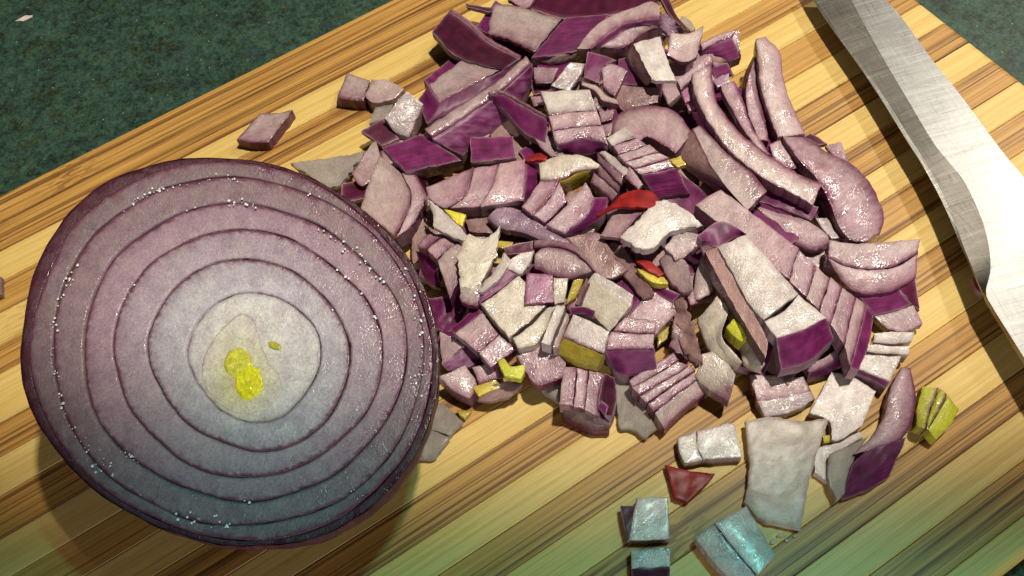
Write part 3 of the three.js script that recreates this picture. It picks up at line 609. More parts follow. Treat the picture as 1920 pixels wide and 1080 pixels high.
STACK('ladder of narrow mauve slices left of the pink fan', 'wppp', [20, 20, 18, 16, 14], [[1134, 281, 1182, 320], [1119, 285, 1169, 332], [1119, 302, 1166, 350], [1114, 322, 1159, 363], [1107, 341, 1148, 376]], { tone: 0.86 });
P('thin pale sliver leaning against the lower end of the pink fan', 'p', 20, [[1180, 311, 1206, 345], [1172, 332, 1197, 356]], {});
SPROUT('cream and yellow petal shaped piece in the upper middle', 'cY', [19, 18, 12], [[1011, 306, 1040, 294, 1092, 291, 1124, 308], [1013, 341, 1046, 341, 1086, 322, 1124, 317], [1044, 364, 1060, 354, 1096, 338, 1120, 328]], { bu: 1, bv: 1 });
SPROUT('small yellow bit at the right end of the pink fan', 'Y', 20, [[1256, 299, 1276, 292], [1268, 314, 1287, 309]], { t: 1.2, jag: 0.8, tone: 1.1 });
SPROUT('amber bit on the wood right of the purple fronted block', 'Y', 3, [[1232, 622, 1254, 612], [1234, 648, 1252, 634]], { t: 1.2, jag: 0.8, tone: 0.9 });
RED('bright red pointed scrap in the middle of the heap', 'r', [21, 22], [[1119, 402, 1145, 384, 1165, 365, 1195, 356, 1225, 361, 1237, 377], [1121, 405, 1150, 389, 1172, 388, 1196, 388, 1220, 389, 1236, 380]], { bu: 1.2 });
RED('small dull red sliver left of the cream and yellow petal', 'r', 20, [[985, 297, 1012, 287, 1026, 293], [988, 303, 1010, 300, 1024, 300]], { tone: 0.8 });
STACK('square stack of three flat layers over purple skin in the upper middle', 'wpps', [25, 24, 23, 22, 16], [[1014, 172, 1060, 170, 1107, 168], [1030, 217, 1075, 210, 1122, 208], [1035, 246, 1085, 238, 1130, 235], [1044, 272, 1095, 258, 1140, 272], [1056, 288, 1100, 290, 1138, 285]], { tone: 0.93 });
P('clear glassy strip behind the square stack', 'g', [19, 17], [[1069, 117, 1050, 140, 1033, 161], [1098, 120, 1085, 146, 1068, 170]], { rough: 0.5, tone: 0.9 });
P('dusky grey flake left of the clear glassy strip', 'p', 15, [[1000, 127, 1047, 127], [1004, 157, 1034, 156]], { tone: 0.7 });
P('dark plum flake under the dusky grey flake', 'd', 11, [[996, 150, 1040, 154], [1000, 178, 1030, 172]], { tone: 1.5 });
SKIN('purple skin square left of the bright white block', 's', [20, 18], [[1103, 96, 1097, 120, 1095, 144], [1156, 112, 1130, 128, 1122, 155]], { });
P('small grey pink square in front of the purple skin square', 'p', [20, 18], [[1128, 127, 1147, 119, 1177, 133], [1132, 164, 1143, 175, 1153, 181]], { tone: 0.9 });
SKIN('dark purple skin behind the foot of the white block', 's', [14, 12], [[1160, 110, 1205, 106], [1162, 158, 1236, 166]], { tone: 0.75 });
P('flat reddish flake below the white block', 't', [14, 13], [[1157, 158, 1195, 163, 1236, 165], [1154, 186, 1168, 207, 1204, 198, 1234, 192]], { tone: 0.85, blush: 0.5 });
STRIP('thin white curved rind right of the square stack', 'f', 19, [[1092, 152, 1120, 162, 1138, 179, 1158, 187], [1090, 159, 1114, 170, 1130, 188, 1158, 195]], {});
P('tiny mauve dice left of the square stack', 'p', 18, [[996, 182, 1017, 180], [1001, 199, 1021, 196]], { tone: 0.85 });
P('small mauve wedge right of the square stack', 'p', 20, [[1124, 211, 1152, 206], [1128, 230, 1147, 224]], { tone: 0.8 });
P('little mauve chip below the small mauve wedge', 'p', 19, [[1130, 236, 1148, 230], [1134, 256, 1146, 252]], { tone: 0.8 });
// --- left side of the heap
P('glossy dice lying alone at the left of the heap\'s upper corner', 'fs', [5, 4.4, 1.4], [[650, 137, 693, 151], [632, 184, 681, 190], [631, 193, 683, 199]], { t: 4, rimU: 0.4, wet: 1 });
P('pale dice between the lone glossy dice and the sparkling dice', 'f', [6, 5], [[697, 149, 725, 150, 757, 166], [684, 180, 700, 193, 738, 187]], { t: 3.6, rimU: 0.3, wet: 1 });
P('wet sparkling dice leaning on the heap\'s left edge', 'g', [11, 10], [[762, 171, 794, 196], [720, 221, 742, 248, 766, 258]], { t: 4, rough: 0.3, rimU: 0.25, tilt: [-3, -5.5] });
P('thin translucent flake under the sparkling dice', 'm', 2.6, [[710, 186, 744, 184], [692, 232, 722, 222]], { t: 1.2, tone: 0.8 });
P('large pale flat flake at the upper left beside the dark strip', 'f', [10, 10], [[805, 160, 838, 134, 868, 111], [823, 191, 890, 156, 940, 131]], { tone: 0.86, jag: 0.6 });
SKIN('long purple skin slab below the large pale flake', 's', [11, 9], [[803, 160, 824, 190, 888, 157, 952, 127], [785, 186, 800, 234, 880, 190, 975, 125]], { straight: 1, tone: 0.85 });
STRIP('big rolled strip with a pale cut edge above glossy purple skin', 'fs', [18, 17, 9], [[985, 105, 925, 158, 875, 190, 796, 242], [998, 119, 940, 172, 895, 205, 811, 260], [1001, 150, 974, 196, 930, 244, 866, 292]], { bv: 1.6, pale: 0.3, t: 2.5 });
STRIP('purple flap with a pale upper rim pointing at the rolled strip', 'fs', [21, 20, 17], [[915, 174, 937, 170, 992, 197, 1030, 220], [918, 180, 938, 177, 990, 204, 1028, 226], [926, 188, 952, 214, 985, 251, 1024, 270]], { tone: 0.9 });
SKIN('flat four sided purple skin in the heap\'s left part', 'sp', [15, 14, 11], [[716, 276, 792, 252], [760, 323, 867, 301], [765, 331, 869, 308]], { t: 2 });
SKIN('dark purple corner sticking out at the heap\'s left end', 'd', [8, 6], [[677, 246, 718, 222], [716, 274, 748, 260]], { tone: 1.5 });
SKIN('small purple rectangle with a pale lower rim left of the petal', 'sp', [15, 14, 12], [[882, 257, 963, 255], [883, 304, 925, 301, 967, 296], [885, 312, 925, 309, 967, 303]], { t: 2 });
P('narrow pale wedge right of the small purple rectangle', 'f', 17, [[1007, 242, 1032, 257, 1059, 290], [999, 256, 1014, 275, 1032, 293]], { tone: 0.9 });
STACK('long stack of three overlapping layers with a purple right end', 'ppps', [19, 19, 18.5, 18, 12], [[798, 352, 804, 370, 826, 389], [890, 313, 873, 366, 838, 392], [936, 306, 922, 352, 900, 389], [988, 298, 984, 340, 981, 376], [1012, 303, 1009, 345, 993, 375]], { bu: 1.4, t: 4, gap: 1.2, tone: 1.02 });
P('torn grey flake lying on the wood against the onion half', 'm', [5, 6], [[545, 306, 600, 298, 683, 286], [580, 330, 625, 353, 657, 322]], { t: 1.2, jag: 1.5, tone: 0.85 });
P('small curved grey piece right of the torn grey flake', 'p', [9, 8], [[684, 286, 704, 264, 714, 300], [659, 326, 678, 349, 709, 330]], { bv: 0.8, tone: 0.9, pig: 0 });
SKIN('dark red skin showing under the small grey pieces by the onion half', 'd', 5, [[640, 345, 690, 335], [640, 378, 690, 372]], { tone: 1.8 });
STACK('broad cut chunk with two layers right beside the onion half', 'fpd', [10, 12, 11, 5], [[712, 290, 690, 346, 676, 391], [753, 324, 771, 372, 742, 446], [776, 322, 798, 372, 771, 426], [800, 330, 803, 386, 758, 444]], { t: 5, tone: 0.92 });
P('white pointed shard with a yellow spot above the left fan', 'w', [21, 20], [[804, 375, 832, 396, 860, 423, 882, 451], [806, 386, 813, 402, 812, 426, 870, 454]], { jag: 0.6, straight: 1 });
SPROUT('small flat yellow square on the white pointed shard', 'y', [22, 21], [[833, 393, 873, 402], [850, 414, 866, 424]], { t: 1 });
STACK('fan of pink layers with dark edges left of the torn membrane', 'ppf', [15, 17, 17, 17], [[784, 462, 800, 440, 830, 439], [799, 468, 814, 455, 834, 443], [819, 489, 836, 470, 864, 453], [843, 561, 862, 520, 880, 468]], { t: 4 });
SKIN('purple flank under the left fan beside the onion half', 's', [12, 6], [[780, 470, 800, 476, 820, 492], [788, 502, 804, 532, 826, 542]], { tone: 0.8 });
P('large pale torn membrane spread over the heap\'s left middle', 'ccf', [22, 22, 21, 19], [[876, 440, 912, 447, 938, 423], [858, 482, 892, 496, 928, 483], [862, 540, 882, 540, 904, 530], [866, 566, 882, 573, 897, 571]], { joined: 1, jag: 1.6, t: 1.4, tone: 0.95 });
P('pale petal of membrane folding over the purple patch', 'w', [21, 22], [[895, 545, 928, 508, 945, 472], [905, 548, 935, 524, 959, 490]], { t: 1.2, jag: 1 });
P('curled pale membrane tip right of the folding petal', 'w', [22, 20], [[946, 500, 972, 476, 1002, 470], [953, 505, 976, 513, 991, 497]], { t: 1.2, jag: 1 });
SKIN('bright purple patch under the torn membrane\'s edge', 's', [20, 19], [[898, 541, 918, 527, 954, 501], [899, 568, 930, 548, 972, 514]], { tone: 1.15 });
P('pale chunk below the bright purple patch', 'c', [19, 17], [[902, 571, 930, 551, 972, 516], [955, 634, 990, 606, 1026, 570]], { t: 4, blush: 0.25 });
P('pinkish mauve square with a dark left edge in the heap\'s middle', 'k', [20, 19], [[988, 512, 1035, 514], [983, 571, 1039, 567]], { rimU: 0.9, tone: 1.1 });
P('cream block right of the pinkish mauve square', 'c', [18, 16], [[1038, 521, 1066, 522], [1038, 572, 1058, 566]], { tone: 0.9 });
SPROUT('olive yellow sliver standing left of the big cream slab', 'Y', [15, 12], [[1075, 525, 1099, 511], [1061, 571, 1079, 560]], {});
P('big cream slab with a white top edge in the middle of the heap', 'wc', [23, 22, 18], [[1117, 511, 1150, 530, 1187, 552], [1106, 522, 1142, 545, 1183, 572], [1080, 573, 1112, 592, 1143, 623]], { t: 3, joined: 1, tone: 0.92 });
P('narrow pink rim along the big cream slab\'s left edge', 'p', [20, 22], [[1078, 570, 1100, 520], [1086, 574, 1108, 530]], { t: 2 });
SKIN('dark purple patch between the cream slab and the white yellow block', 's', [23, 21.5], [[1068, 577, 1090, 574, 1116, 582], [1070, 592, 1092, 588, 1112, 598]], { t: 0.6, tone: 0.8 });
SPROUT('white block with an olive yellow front in the heap\'s middle', 'wY', [23, 21, 14], [[1075, 589, 1110, 604, 1142, 622], [1056, 632, 1108, 655, 1132, 664], [1043, 662, 1090, 684, 1119, 690]], { t: 4, bu: 0.4 });
P('left of two white bars beside the white yellow block', 'w', [21, 20], [[1043, 571, 1016, 643], [1061, 574, 1031, 647]], { t: 4 });
P('right narrower grey bar beside the white yellow block', 'f', [20, 19], [[1062, 588, 1036, 650], [1071, 591, 1047, 652]], { t: 4 });
P('pale slab with a brown seam left of the two white bars', 'c', [18, 17], [[962, 636, 1000, 606, 1028, 576], [972, 653, 1006, 644, 1042, 574]], { t: 4, tone: 0.88 });
STACK('three step block with a purple top edge near the onion half', 'spp', [14, 16, 15.5, 14], [[846, 617, 893, 575], [852, 626, 905, 586], [896, 663, 935, 626], [918, 690, 970, 654]], { tone: 0.93 });
P('rounded pinkish flat piece below the pale slab', 'p', [13, 11], [[966, 662, 990, 652, 1025, 650, 1062, 680], [985, 700, 1005, 722, 1055, 709]], { rimA: 0.6, t: 3 });
SPROUT('lime yellow curl in front of the three step block', 'z', 15, [[932, 676, 945, 672, 958, 688, 982, 685], [946, 705, 960, 708, 975, 711, 984, 697]], { straight: 1, jag: 0.6 });
P('pale triangle tucked against the onion half\'s right side', 'f', [11, 9], [[823, 622, 846, 632, 869, 648], [826, 655, 828, 668, 829, 684]], { });
SKIN('pink purple skin below the pale triangle', 's', [10, 8], [[829, 682, 850, 666, 871, 649], [840, 696, 872, 690, 905, 678]], { pale: 0.5 });
P('pale dice at the heap\'s lower left corner', 'f', [9, 6], [[822, 706, 872, 685], [846, 731, 881, 749, 898, 718]], { t: 4.6, straight: 1, tone: 0.95 });
P('mauve dice right of the lower left pale dice', 'p', [9.5, 8], [[884, 688, 928, 680], [898, 720, 943, 708]], { t: 4, rimU: 0.5 });
SPROUT('yellowish flake in front of the mauve dice', 'Y', 7.5, [[886, 727, 927, 709], [898, 742, 938, 726]], { tone: 1.2 });
P('brown shaded flake hanging over the wood at the lower left', 't', [8, 5], [[926, 720, 955, 714, 980, 722], [895, 750, 922, 752, 952, 746]], { tone: 0.8 });
P('upper of two see-through flakes on the wood right of the onion half', 'm', [2.6, 2.2], [[800, 758, 825, 756, 868, 790], [790, 800, 818, 808, 842, 817]], { t: 1.4, tone: 0.7 });
P('lower of two see-through flakes on the wood right of the onion half', 'm', [2.2, 2], [[797, 802, 842, 819], [775, 856, 792, 860, 816, 858]], { t: 1.4, tone: 0.68 });
SPROUT('tiny yellow crumb on the wood near the see-through flakes', 'Y', 1.6, [[856, 769, 884, 771], [862, 780, 871, 786]], { t: 1.2 });
SKIN('crumpled purple skin in the hollow right of the onion half', 's', [9, 6], [[800, 560, 832, 556, 866, 547], [812, 616, 850, 620, 878, 582]], { rough: 0.6 });
// --- middle
STACK('upper pair of pink chevron slices in the heap\'s middle', 'pp', [19, 19, 18], [[1012, 340, 994, 366, 978, 387], [1048, 339, 1030, 372, 999, 404], [1064, 376, 1046, 396, 1022, 418]], { t: 4 });
STACK('lower pink chevron slice ending in purple skin', 'ps', [19, 18, 13], [[1098, 341, 1064, 384, 1024, 421], [1114, 371, 1100, 405, 1058, 439], [1143, 370, 1130, 404, 1085, 438]], { t: 4 });
STRIP('long wet curled strip with glints below the chevron slices', 'l', [16, 15], [[932, 388, 966, 391, 1024, 423, 1068, 453], [912, 408, 936, 426, 990, 440, 1052, 471]], { bv: 1.2, tone: 0.8, rough: 0.4 });
P('brown flake in shade behind the white pointed shard', 't', 11, [[868, 404, 914, 394], [880, 434, 924, 437]], { tone: 0.8 });
SPROUT('small olive yellow bit in the dark gap of the left middle', 'Y', 12, [[930, 450, 946, 452, 962, 454], [934, 464, 946, 466, 958, 464]], { t: 1.4 });
SKIN('dark purple band in the gap above the curled membrane tip', 'd', [13, 12], [[944, 462, 975, 456, 1000, 452], [948, 476, 975, 476, 998, 470]], { tone: 1.8 });
P('greyish lobe below the long wet strip', 'p', [18, 16], [[1003, 476, 1022, 462, 1060, 468, 1092, 483, 1113, 508], [1002, 503, 1034, 516, 1068, 523, 1102, 515]], { bv: 1, rimA: 0.6, tone: 0.9 });
STRIP('narrow mauve strip running along the greyish lobe\'s upper edge', 'p', [16, 19], [[1003, 450, 1058, 452, 1100, 482, 1120, 510], [1000, 465, 1046, 462, 1084, 478, 1112, 506]], { tone: 0.8 });
P('broad reddish brown flake in the heap\'s centre', 't', [15, 13], [[1060, 446, 1092, 440, 1120, 437, 1158, 488], [1085, 475, 1118, 514, 1150, 522, 1178, 506]], { blush: 0.35, tone: 0.95 });
P('pink wedge under the red pointed scrap', 'p', [18, 20], [[1126, 442, 1145, 408, 1168, 386], [1162, 448, 1186, 416, 1216, 388]], { tone: 0.9, pig: 1 });
P('white torn slab with jagged edges in the heap\'s centre', 'w', [22, 21], [[1163, 444, 1200, 408, 1240, 374, 1290, 396], [1200, 468, 1222, 468, 1264, 432, 1321, 424]], { jag: 1.6, bv: 1, t: 2 });
P('grey folded flake under the white torn slab', 'f', [18, 16], [[1245, 463, 1278, 434, 1312, 440], [1268, 490, 1298, 472, 1318, 460]], { jag: 1, tone: 0.8 });
P('long pale shard pointing down in the central gap', 'f', [16, 13], [[1252, 472, 1286, 490, 1298, 544], [1237, 488, 1250, 518, 1280, 552]], { jag: 1, tone: 0.92 });
P('tiny pink chip below the long pale shard', 'p', 12, [[1286, 546, 1300, 540], [1294, 572, 1308, 570]], { t: 2 });
RED('small red scrap with a pale rim in the central gap', 'r', 16, [[1192, 488, 1220, 491, 1244, 513], [1200, 495, 1216, 508, 1235, 518]], {});
SPROUT('yellowish splinter below the small red scrap', 'y', 15, [[1195, 503, 1220, 513, 1246, 520], [1200, 512, 1222, 529, 1254, 533]], { tone: 0.8 });
P('dark mauve flake left of the small red scrap', 't', [13, 11], [[1127, 460, 1160, 456, 1190, 494, 1228, 551], [1124, 476, 1140, 491, 1174, 522, 1206, 563]], { blush: 0.5, tone: 0.8 });
SKIN('purple skin strip along the lower edge of the central gap', 's', [12, 10], [[1220, 527, 1248, 540, 1276, 553], [1214, 541, 1238, 554, 1262, 567]], {});
SKIN('wide purple skin at the bottom of the central gap', 's', 6, [[1180, 556, 1276, 556], [1178, 598, 1278, 602]], {});
// --- big chunks right of the middle
P('purple skinned cap at the upper end of the big white slab', 's', [25, 23], [[1308, 443, 1345, 415, 1372, 421, 1399, 438], [1318, 454, 1348, 464, 1374, 448, 1398, 441]], { t: 3 });
P('big glistening white slab right of the heap\'s middle', 'w', [25, 25], [[1346, 463, 1375, 515, 1405, 570, 1432, 600], [1397, 440, 1436, 480, 1466, 515, 1497, 551]], { bv: 1.8, wet: 1, t: 5, tone: 1.02, blush: 0.10 });
P('pinkish cut flank along the big white slab\'s left side', 'pt', [14, 22, 24], [[1316, 476, 1330, 520, 1352, 560, 1385, 600, 1428, 668], [1322, 472, 1352, 530, 1392, 600, 1436, 672], [1346, 463, 1375, 515, 1405, 570, 1440, 640]], { joined: 1, t: 4, tone: 0.92, nopig: 1, pig: 0, tone: 1.3 });
P('pink corner bridging the purple cap and the slab\'s cut flank', 'p', [21, 24], [[1308, 448, 1320, 474], [1318, 453, 1347, 466]], { tone: 0.95 });
STACK('white block with a broad purple skin front below the big white slab', 'ws', [24.5, 24, 16], [[1433, 603, 1470, 583, 1497, 553], [1456, 634, 1505, 618, 1549, 595], [1464, 693, 1520, 676, 1563, 637]], { t: 4 });
P('pale curved piece standing left of the brown flank', 'f', [14, 12], [[1314, 478, 1326, 500, 1338, 545], [1302, 526, 1305, 561, 1332, 552]], {});
P('pale cupped layer that holds the bright yellow lump', 'cc', [16, 14, 11], [[1345, 555, 1365, 580, 1353, 625, 1370, 655, 1392, 678], [1326, 578, 1338, 606, 1344, 642, 1362, 668, 1386, 686], [1308, 598, 1318, 630, 1336, 668, 1360, 682, 1380, 693]], { joined: 1, bv: 0.5, tone: 0.92 });
P('pale petal turning purple at its lower right end', 'q', [12, 9], [[1316, 664, 1345, 660, 1379, 702], [1304, 706, 1330, 731, 1368, 753]], { bv: 1.2, t: 3 });
SPROUT('bright yellow lump between the cupped layer and the brown flank', 'z', [18, 16], [[1376, 597, 1406, 628], [1361, 615, 1390, 643]], { t: 4, tone: 1.1 });
P('white piece below the bright yellow lump', 'c', [15, 11], [[1407, 637, 1420, 656, 1434, 682], [1388, 645, 1397, 682, 1424, 695]], { bv: 0.6 });
STACK('long fanned stack of slices curving down the right side to purple skin', 'fppppps', [20, 22, 21, 20, 18.5, 17, 15, 13, 7].slice(0, 8), [[1302, 386, 1330, 366, 1352, 355], [1481, 528, 1489, 492, 1500, 467], [1512, 558, 1525, 520, 1531, 498], [1536, 582, 1549, 547, 1557, 520], [1557, 610, 1571, 565, 1580, 538], [1583, 650, 1598, 585, 1606, 557], [1594, 690, 1612, 622, 1625, 571], [1610, 694, 1630, 645, 1637, 592]], { t: 5, gap: 1.8, tone: 1.03 });
STACK('low purple skinned bar under the broad purple front', 'ps', [9, 8, 3], [[1510, 686, 1550, 668, 1581, 641], [1517, 700, 1555, 684, 1584, 661], [1515, 713, 1555, 700, 1586, 682]], { tone: 0.75 });
STACK('pair of broad curved layers at the heap\'s right edge', 'fp', [15, 14, 11], [[1556, 450, 1600, 457, 1650, 455, 1725, 447], [1552, 484, 1590, 500, 1632, 506, 1677, 500, 1721, 476], [1562, 510, 1590, 541, 1632, 552, 1685, 540, 1717, 520]], { bv: 0.8, t: 5, rimU: 0.25 });
SKIN('purple skin under the pair of broad curved layers', 's', [9, 6], [[1612, 556, 1645, 553, 1683, 541], [1640, 590, 1674, 583, 1709, 570]], {});
SKIN('dark skin turned down at the outer right end of the curved pair', 'd', [9, 5], [[1684, 541, 1717, 523], [1712, 573, 1725, 582]], { tone: 1.8 });
P('pale grey flake lying on the wood below the curved pair', 'f', [5, 4], [[1638, 592, 1675, 583, 1713, 573], [1664, 617, 1694, 622, 1731, 607]], { t: 2, jag: 0.8, tone: 0.86 });
P('upper of two narrow white bars at the heap\'s right edge', 'w', [7, 6], [[1640, 625, 1680, 622, 1716, 623], [1638, 642, 1680, 645, 1710, 640]], { t: 3 });
P('lower of two narrow white bars at the heap\'s right edge', 'w', [8, 7], [[1624, 645, 1664, 648, 1706, 650], [1620, 659, 1660, 664, 1703, 664]], { t: 4, tone: 1.05 });
STACK('white block with a thin purple lower edge under the narrow white bars', 'ws', [8, 7, 5], [[1611, 664, 1650, 667, 1690, 669], [1594, 686, 1630, 700, 1668, 716], [1592, 694, 1628, 709, 1661, 728]], { t: 4, tone: 0.92 });
// --- lower edge of the heap
P('frayed brownish membrane hanging above the striped stack', 't', [13, 9], [[1284, 558, 1294, 590, 1306, 630, 1319, 680], [1262, 565, 1268, 600, 1278, 650, 1304, 686]], { jag: 2.4, rough: 1, t: 1.2 });
P('dusky frayed scrap left of the frayed brownish membrane', 'p', [10, 8], [[1264, 600, 1280, 612], [1258, 650, 1290, 676]], { jag: 2.2, rough: 0.8, t: 1.2, tone: 0.75 });
STACK('block of two pale layers over a purple skin front at the lower middle', 'pps', [19, 18, 17, 9], [[1170, 595, 1200, 598, 1231, 602], [1146, 621, 1188, 625, 1228, 626], [1135, 656, 1180, 655, 1228, 655], [1152, 697, 1180, 706, 1232, 697]], { bv: 0.3, t: 4 });
STACK('fan of five thin striped slices at the lower edge of the heap', 'ppppf', [10, 10, 9.5, 9, 8, 5.5], [[1178, 714, 1218, 688, 1262, 661], [1184, 727, 1235, 700, 1273, 675], [1198, 742, 1246, 714, 1293, 685], [1213, 757, 1257, 727, 1304, 695], [1226, 774, 1270, 740, 1310, 711], [1245, 807, 1285, 766, 1326, 736]], { t: 5 });
STACK('small striped stack with a purple patch at the heap\'s lower edge', 'pppd', [12, 12, 11.5, 10, 7], [[1057, 688, 1053, 722, 1049, 758], [1082, 688, 1079, 722, 1075, 762], [1105, 690, 1101, 728, 1097, 770], [1134, 700, 1124, 736, 1122, 784], [1152, 708, 1156, 756, 1142, 796]], { t: 4.6, tone: 1.0 });
P('brown rounded foot below the small striped stack', 'p', [9, 3], [[1056, 760, 1100, 774, 1146, 780], [1056, 782, 1106, 806, 1142, 808]], { tone: 0.5, t: 3 });
SKIN('tiny purple patch on the small striped stack', 's', [12.4, 11.8], [[1127, 750, 1141, 762], [1122, 764, 1136, 780]], { t: 0.7 });
P('pale see-through flake right of the small striped stack', 'm', [3, 2], [[1152, 708, 1176, 702, 1200, 750, 1230, 802], [1158, 776, 1162, 800, 1186, 806, 1210, 823]], { t: 1, tone: 0.8 });
P('pale see-through corner left of the small striped stack', 'm', [5, 3], [[1008, 722, 1058, 714], [1020, 736, 1050, 756]], { t: 1.4, tone: 0.75 });
// --- loose pieces on the wood below the heap
P('pale notched dice lying alone below the striped fan', 'ww', [3.6, 3.6, 3.4], [[1270, 820, 1274, 846, 1283, 869], [1306, 808, 1308, 838, 1318, 862], [1376, 791, 1384, 822, 1391, 857]], { t: 4.4, wet: 1, gap: 1.2, nopig: 1, pig: 0, rimU: 0.3, tone: 1.08 });
RED('flat dark red scrap on the wood below the notched dice', 'r', 2, [[1247, 871, 1287, 882, 1341, 889], [1263, 933, 1288, 943, 1316, 916]], { t: 1.4, straight: 1, tone: 0.9 });
P('wet dice with a dark left corner near the picture\'s bottom', 'w', [3.6, 3.2], [[1192, 934, 1222, 932, 1252, 933], [1179, 1014, 1220, 1012, 1257, 1010]], { t: 4.2, wet: 1, rimU: 0.6, tone: 1.06 });
SKIN('dark skin corner sticking out left of the wet dice', 'd', 3, [[1163, 948, 1194, 948], [1176, 1016, 1186, 1010]], { tone: 1.5 });
P('faint grey dice cut off by the picture\'s bottom edge', 'wd', [3.4, 3.2, 2.4], [[1184, 1032, 1256, 1026], [1184, 1066, 1256, 1062], [1184, 1094, 1256, 1094]], { t: 4, tone: 0.9 });
STACK('pair of thick rounded pale bars at the picture\'s bottom', 'ww', [4, 6, 4.6], [[1302, 1008, 1345, 1062, 1388, 1106], [1340, 981, 1377, 1030, 1420, 1080], [1399, 950, 1430, 1000, 1454, 1042]], { t: 5, bv: 1.2, wet: 1, tone: 1.08 });
P('large see-through greenish slab below the glinting piece', 'mmm', [3.2, 2.6, 2.2, 1.8], [[1397, 789, 1450, 781, 1500, 790, 1554, 783], [1406, 862, 1460, 866, 1530, 856], [1402, 916, 1456, 926, 1517, 906], [1395, 942, 1430, 976, 1465, 985, 1501, 992]], { joined: 1, t: 1.3, jag: 0.8, rough: 0.08, tone: 1.2 });
P('pink piece with a white glinting lower edge above the see-through slab', 'pg', [5.6, 4.6, 3.4], [[1404, 702, 1455, 704, 1507, 707], [1420, 752, 1470, 746, 1521, 733], [1433, 781, 1480, 773, 1529, 749]], { t: 3, rimU: 0.4, joined: 1, nopig: 1 });
P('large smooth white piece among the loose ones at the lower right', 'w', [3.6, 3.4], [[1560, 697, 1600, 708, 1642, 734], [1518, 774, 1556, 790, 1562, 826, 1616, 800]], { bv: 0.6, t: 2, tone: 1.25 });
SPROUT('yellow sliver along the large smooth white piece\'s lower edge', 'y', [2.4, 2], [[1543, 818, 1575, 812, 1606, 802], [1545, 831, 1575, 826, 1600, 812]], { tone: 0.8 });
P('white curved strip below the yellow sliver', 'w', [2.2, 1.8], [[1528, 886, 1534, 842, 1575, 829, 1614, 808], [1552, 904, 1550, 862, 1580, 842, 1617, 820]], { t: 2.4, tone: 1.25 });
STRIP('grey crescent standing at the right end of the loose pieces', 'p', [[6, 4], [5, 3.4]], [[1690, 689, 1667, 735, 1656, 785, 1630, 822, 1600, 852], [1707, 690, 1717, 742, 1711, 790, 1690, 822, 1638, 842]], { bv: 1.8, t: 3.4, pig: 1, tone: 0.95 });
SKIN('dark purple skin end below the grey crescent', 's', [4, 2], [[1598, 868, 1636, 838, 1699, 821], [1578, 936, 1630, 918, 1668, 893]], { bv: 0.8, tone: 0.62 });
P('thin pale flap left of the dark purple skin end', 'm', [3, 2.6], [[1556, 852, 1552, 893, 1569, 939], [1627, 820, 1600, 864, 1581, 926]], { t: 1.6, tone: 0.95 });
SPROUT('lime yellow sprout of three leaves lying alone at the lower right', 'zzz', [6, 7, 7, 5], [[1730, 723, 1721, 760, 1718, 801], [1763, 726, 1746, 764, 1735, 808], [1778, 739, 1756, 780, 1738, 806], [1799, 769, 1782, 798, 1753, 825]], { t: 3.4, bv: 0.9, gap: 1.2, part: 'leaf' });
P('lone diamond shaped dice on the wood left of the heap', 'f', [4, 3.4], [[486, 213, 520, 212, 549, 207], [443, 263, 475, 268, 503, 266]], { t: 3.2, rimU: 0.45, rimA: 0.3, pig: 1, tone: 0.9, blush: 0.2 });
SKIN('brown onion tip at the left border of the picture', 't', 2, [[-14, 512, 3, 520], [-14, 560, 3, 552]], { tone: 0.6 });
SKIN('dark wet bit of skin caught at the heel of the knife blade', 's', [6, 4], [[1826, 516, 1836, 528, 1846, 540], [1822, 526, 1832, 545, 1843, 552]], { t: 1.4 });
SPROUT('yellow crumb stuck on the knife blade near its heel', 'Y', 9.2, [[1842, 490, 1862, 484], [1846, 500, 1864, 496]], { t: 0.5, jag: 1.4, tone: 1.1 });
[[1474, 1012], [1461, 1004], [1493, 1003], [1449, 1016]].forEach(([x, y], k) => piece('onion_crumb', ['tiny pale onion crumb on the wood right of the thick pale bars', 'tiny crumb left of the largest crumb beside the pale bars', 'tiny crumb right of the largest crumb beside the pale bars', 'outermost left tiny crumb close to the thick pale bars'][k], 'crumb', 'w', 0.7, [[x - 4, y - 1, x + 3, y - 3], [x - 3, y + 3, x + 4, y + 2]], { t: 0.6, jag: 0.8, bevel: 0.1 }));
piece('pale_crumb', 'small white oval crumb on the green countertop at the upper left', 'crumb', 'w', 0.8, [[27, 40, 44, 30, 62, 27], [29, 41, 46, 38, 61, 31]], { t: 0.7, tone: 1.2 }).position.add(at(45, 35, -15.6).sub(at(45, 35, 0.8)));

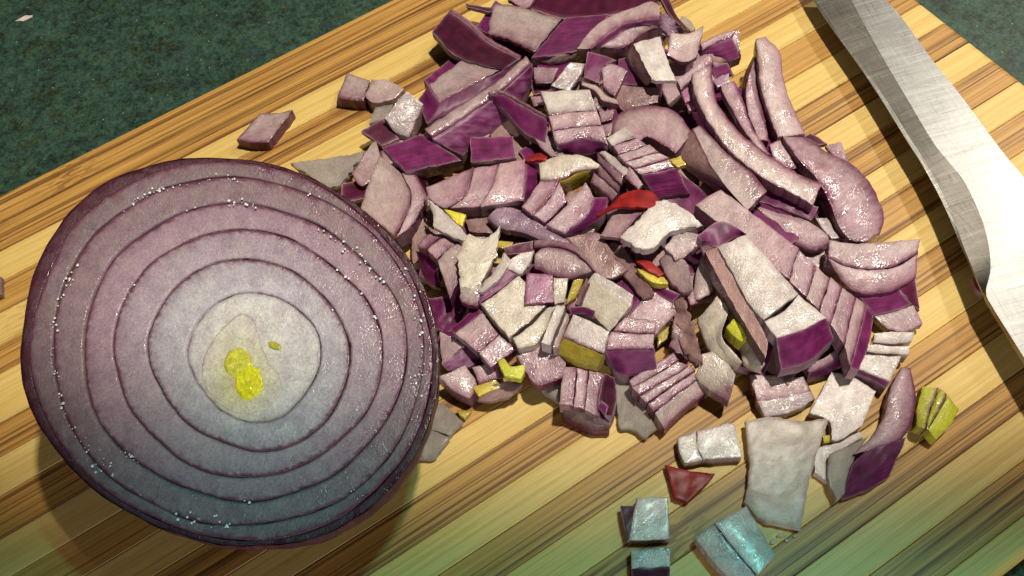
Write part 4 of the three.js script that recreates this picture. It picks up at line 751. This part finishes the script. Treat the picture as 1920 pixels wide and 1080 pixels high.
// ---------------------------------------------------------------- lamps outside the picture
for (const L of LAMPS) {
  const pos = V3(...L.at), aim = V3(...L.aim), dir = aim.clone().sub(pos).normalize();
  const lamp = new THREE.Group(); lamp.name = numbered('spot_lamp'); lamp.position.copy(pos); lamp.lookAt(pos.clone().add(dir));
  const shade = new THREE.Mesh(new THREE.LatheGeometry([[0.012, -0.075], [0.03, -0.07], [0.036, -0.04], [0.038, 0.004], [0.036, 0.004], [0.034, -0.04], [0.028, -0.066], [0.012, -0.071]].map(([x, y]) => new THREE.Vector2(x, y)), 40), new THREE.MeshStandardMaterial({ color: 0xb0b0b0, roughness: 0.4, metalness: 0.8, side: THREE.DoubleSide }));
  shade.geometry.rotateX(Math.PI / 2); shade.name = 'lamp_shade';
  const bulb = new THREE.Mesh(new THREE.CircleGeometry(L.r, 32), new THREE.MeshStandardMaterial({ color: 0x000000, emissive: new THREE.Color().setRGB(...L.color), emissiveIntensity: 8 }));
  bulb.name = 'bulb'; bulb.position.z = -0.004;
  lamp.add(shade, bulb);
  finish(lamp, L.label, 'lamp');
  const s = new THREE.SpotLight(new THREE.Color().setRGB(...L.color), L.power, 0, rad(L.cone), L.rim, 2);
  s.position.copy(pos).addScaledVector(dir, 0.006); s.target.position.copy(aim);
  s.castShadow = true; s.shadow.mapSize.set(2048, 2048); s.shadow.radius = L.r / 0.02; s.shadow.camera.near = 0.05; s.shadow.camera.far = 3;
  scene.add(s, s.target);
}
{
  const pos = V3(...FILL_LIGHT.at), fill_panel = new THREE.Group();  // added glowing panel and frame, fills the viewer-facing sides with light
  fill_panel.name = 'added_fill_light'; fill_panel.position.copy(pos); fill_panel.lookAt(V3(...FILL_LIGHT.aim));
  const glow_face = new THREE.Mesh(new THREE.BoxGeometry(FILL_LIGHT.w, FILL_LIGHT.h, 0.004), new THREE.MeshStandardMaterial({ color: 0x000000, emissive: new THREE.Color().setRGB(...FILL_LIGHT.color), emissiveIntensity: 0.3 }));
  glow_face.name = 'fill_panel'; glow_face.position.z = -0.01; fill_panel.add(glow_face);
  const bar = new THREE.MeshStandardMaterial({ color: 0xd8d4cc, roughness: 0.6 });
  for (const [w, h, x, y] of [[FILL_LIGHT.w + 0.06, 0.03, 0, FILL_LIGHT.h / 2 + 0.015], [FILL_LIGHT.w + 0.06, 0.03, 0, -FILL_LIGHT.h / 2 - 0.015], [0.03, FILL_LIGHT.h, -FILL_LIGHT.w / 2 - 0.015, 0], [0.03, FILL_LIGHT.h, FILL_LIGHT.w / 2 + 0.015, 0]]) { const f = new THREE.Mesh(new THREE.BoxGeometry(w, h, 0.03), bar); f.name = 'panel_frame'; f.position.set(x, y, -0.02); fill_panel.add(f); }
  finish(fill_panel, 'added pale fill light panel behind the cook facing the cutting board', 'window');
  const l = new THREE.RectAreaLight(new THREE.Color().setRGB(...FILL_LIGHT.color), FILL_LIGHT.power, FILL_LIGHT.w, FILL_LIGHT.h);
  l.position.copy(pos); l.lookAt(V3(...FILL_LIGHT.aim));
  scene.add(l);
}
renderer.render(scene, camera);
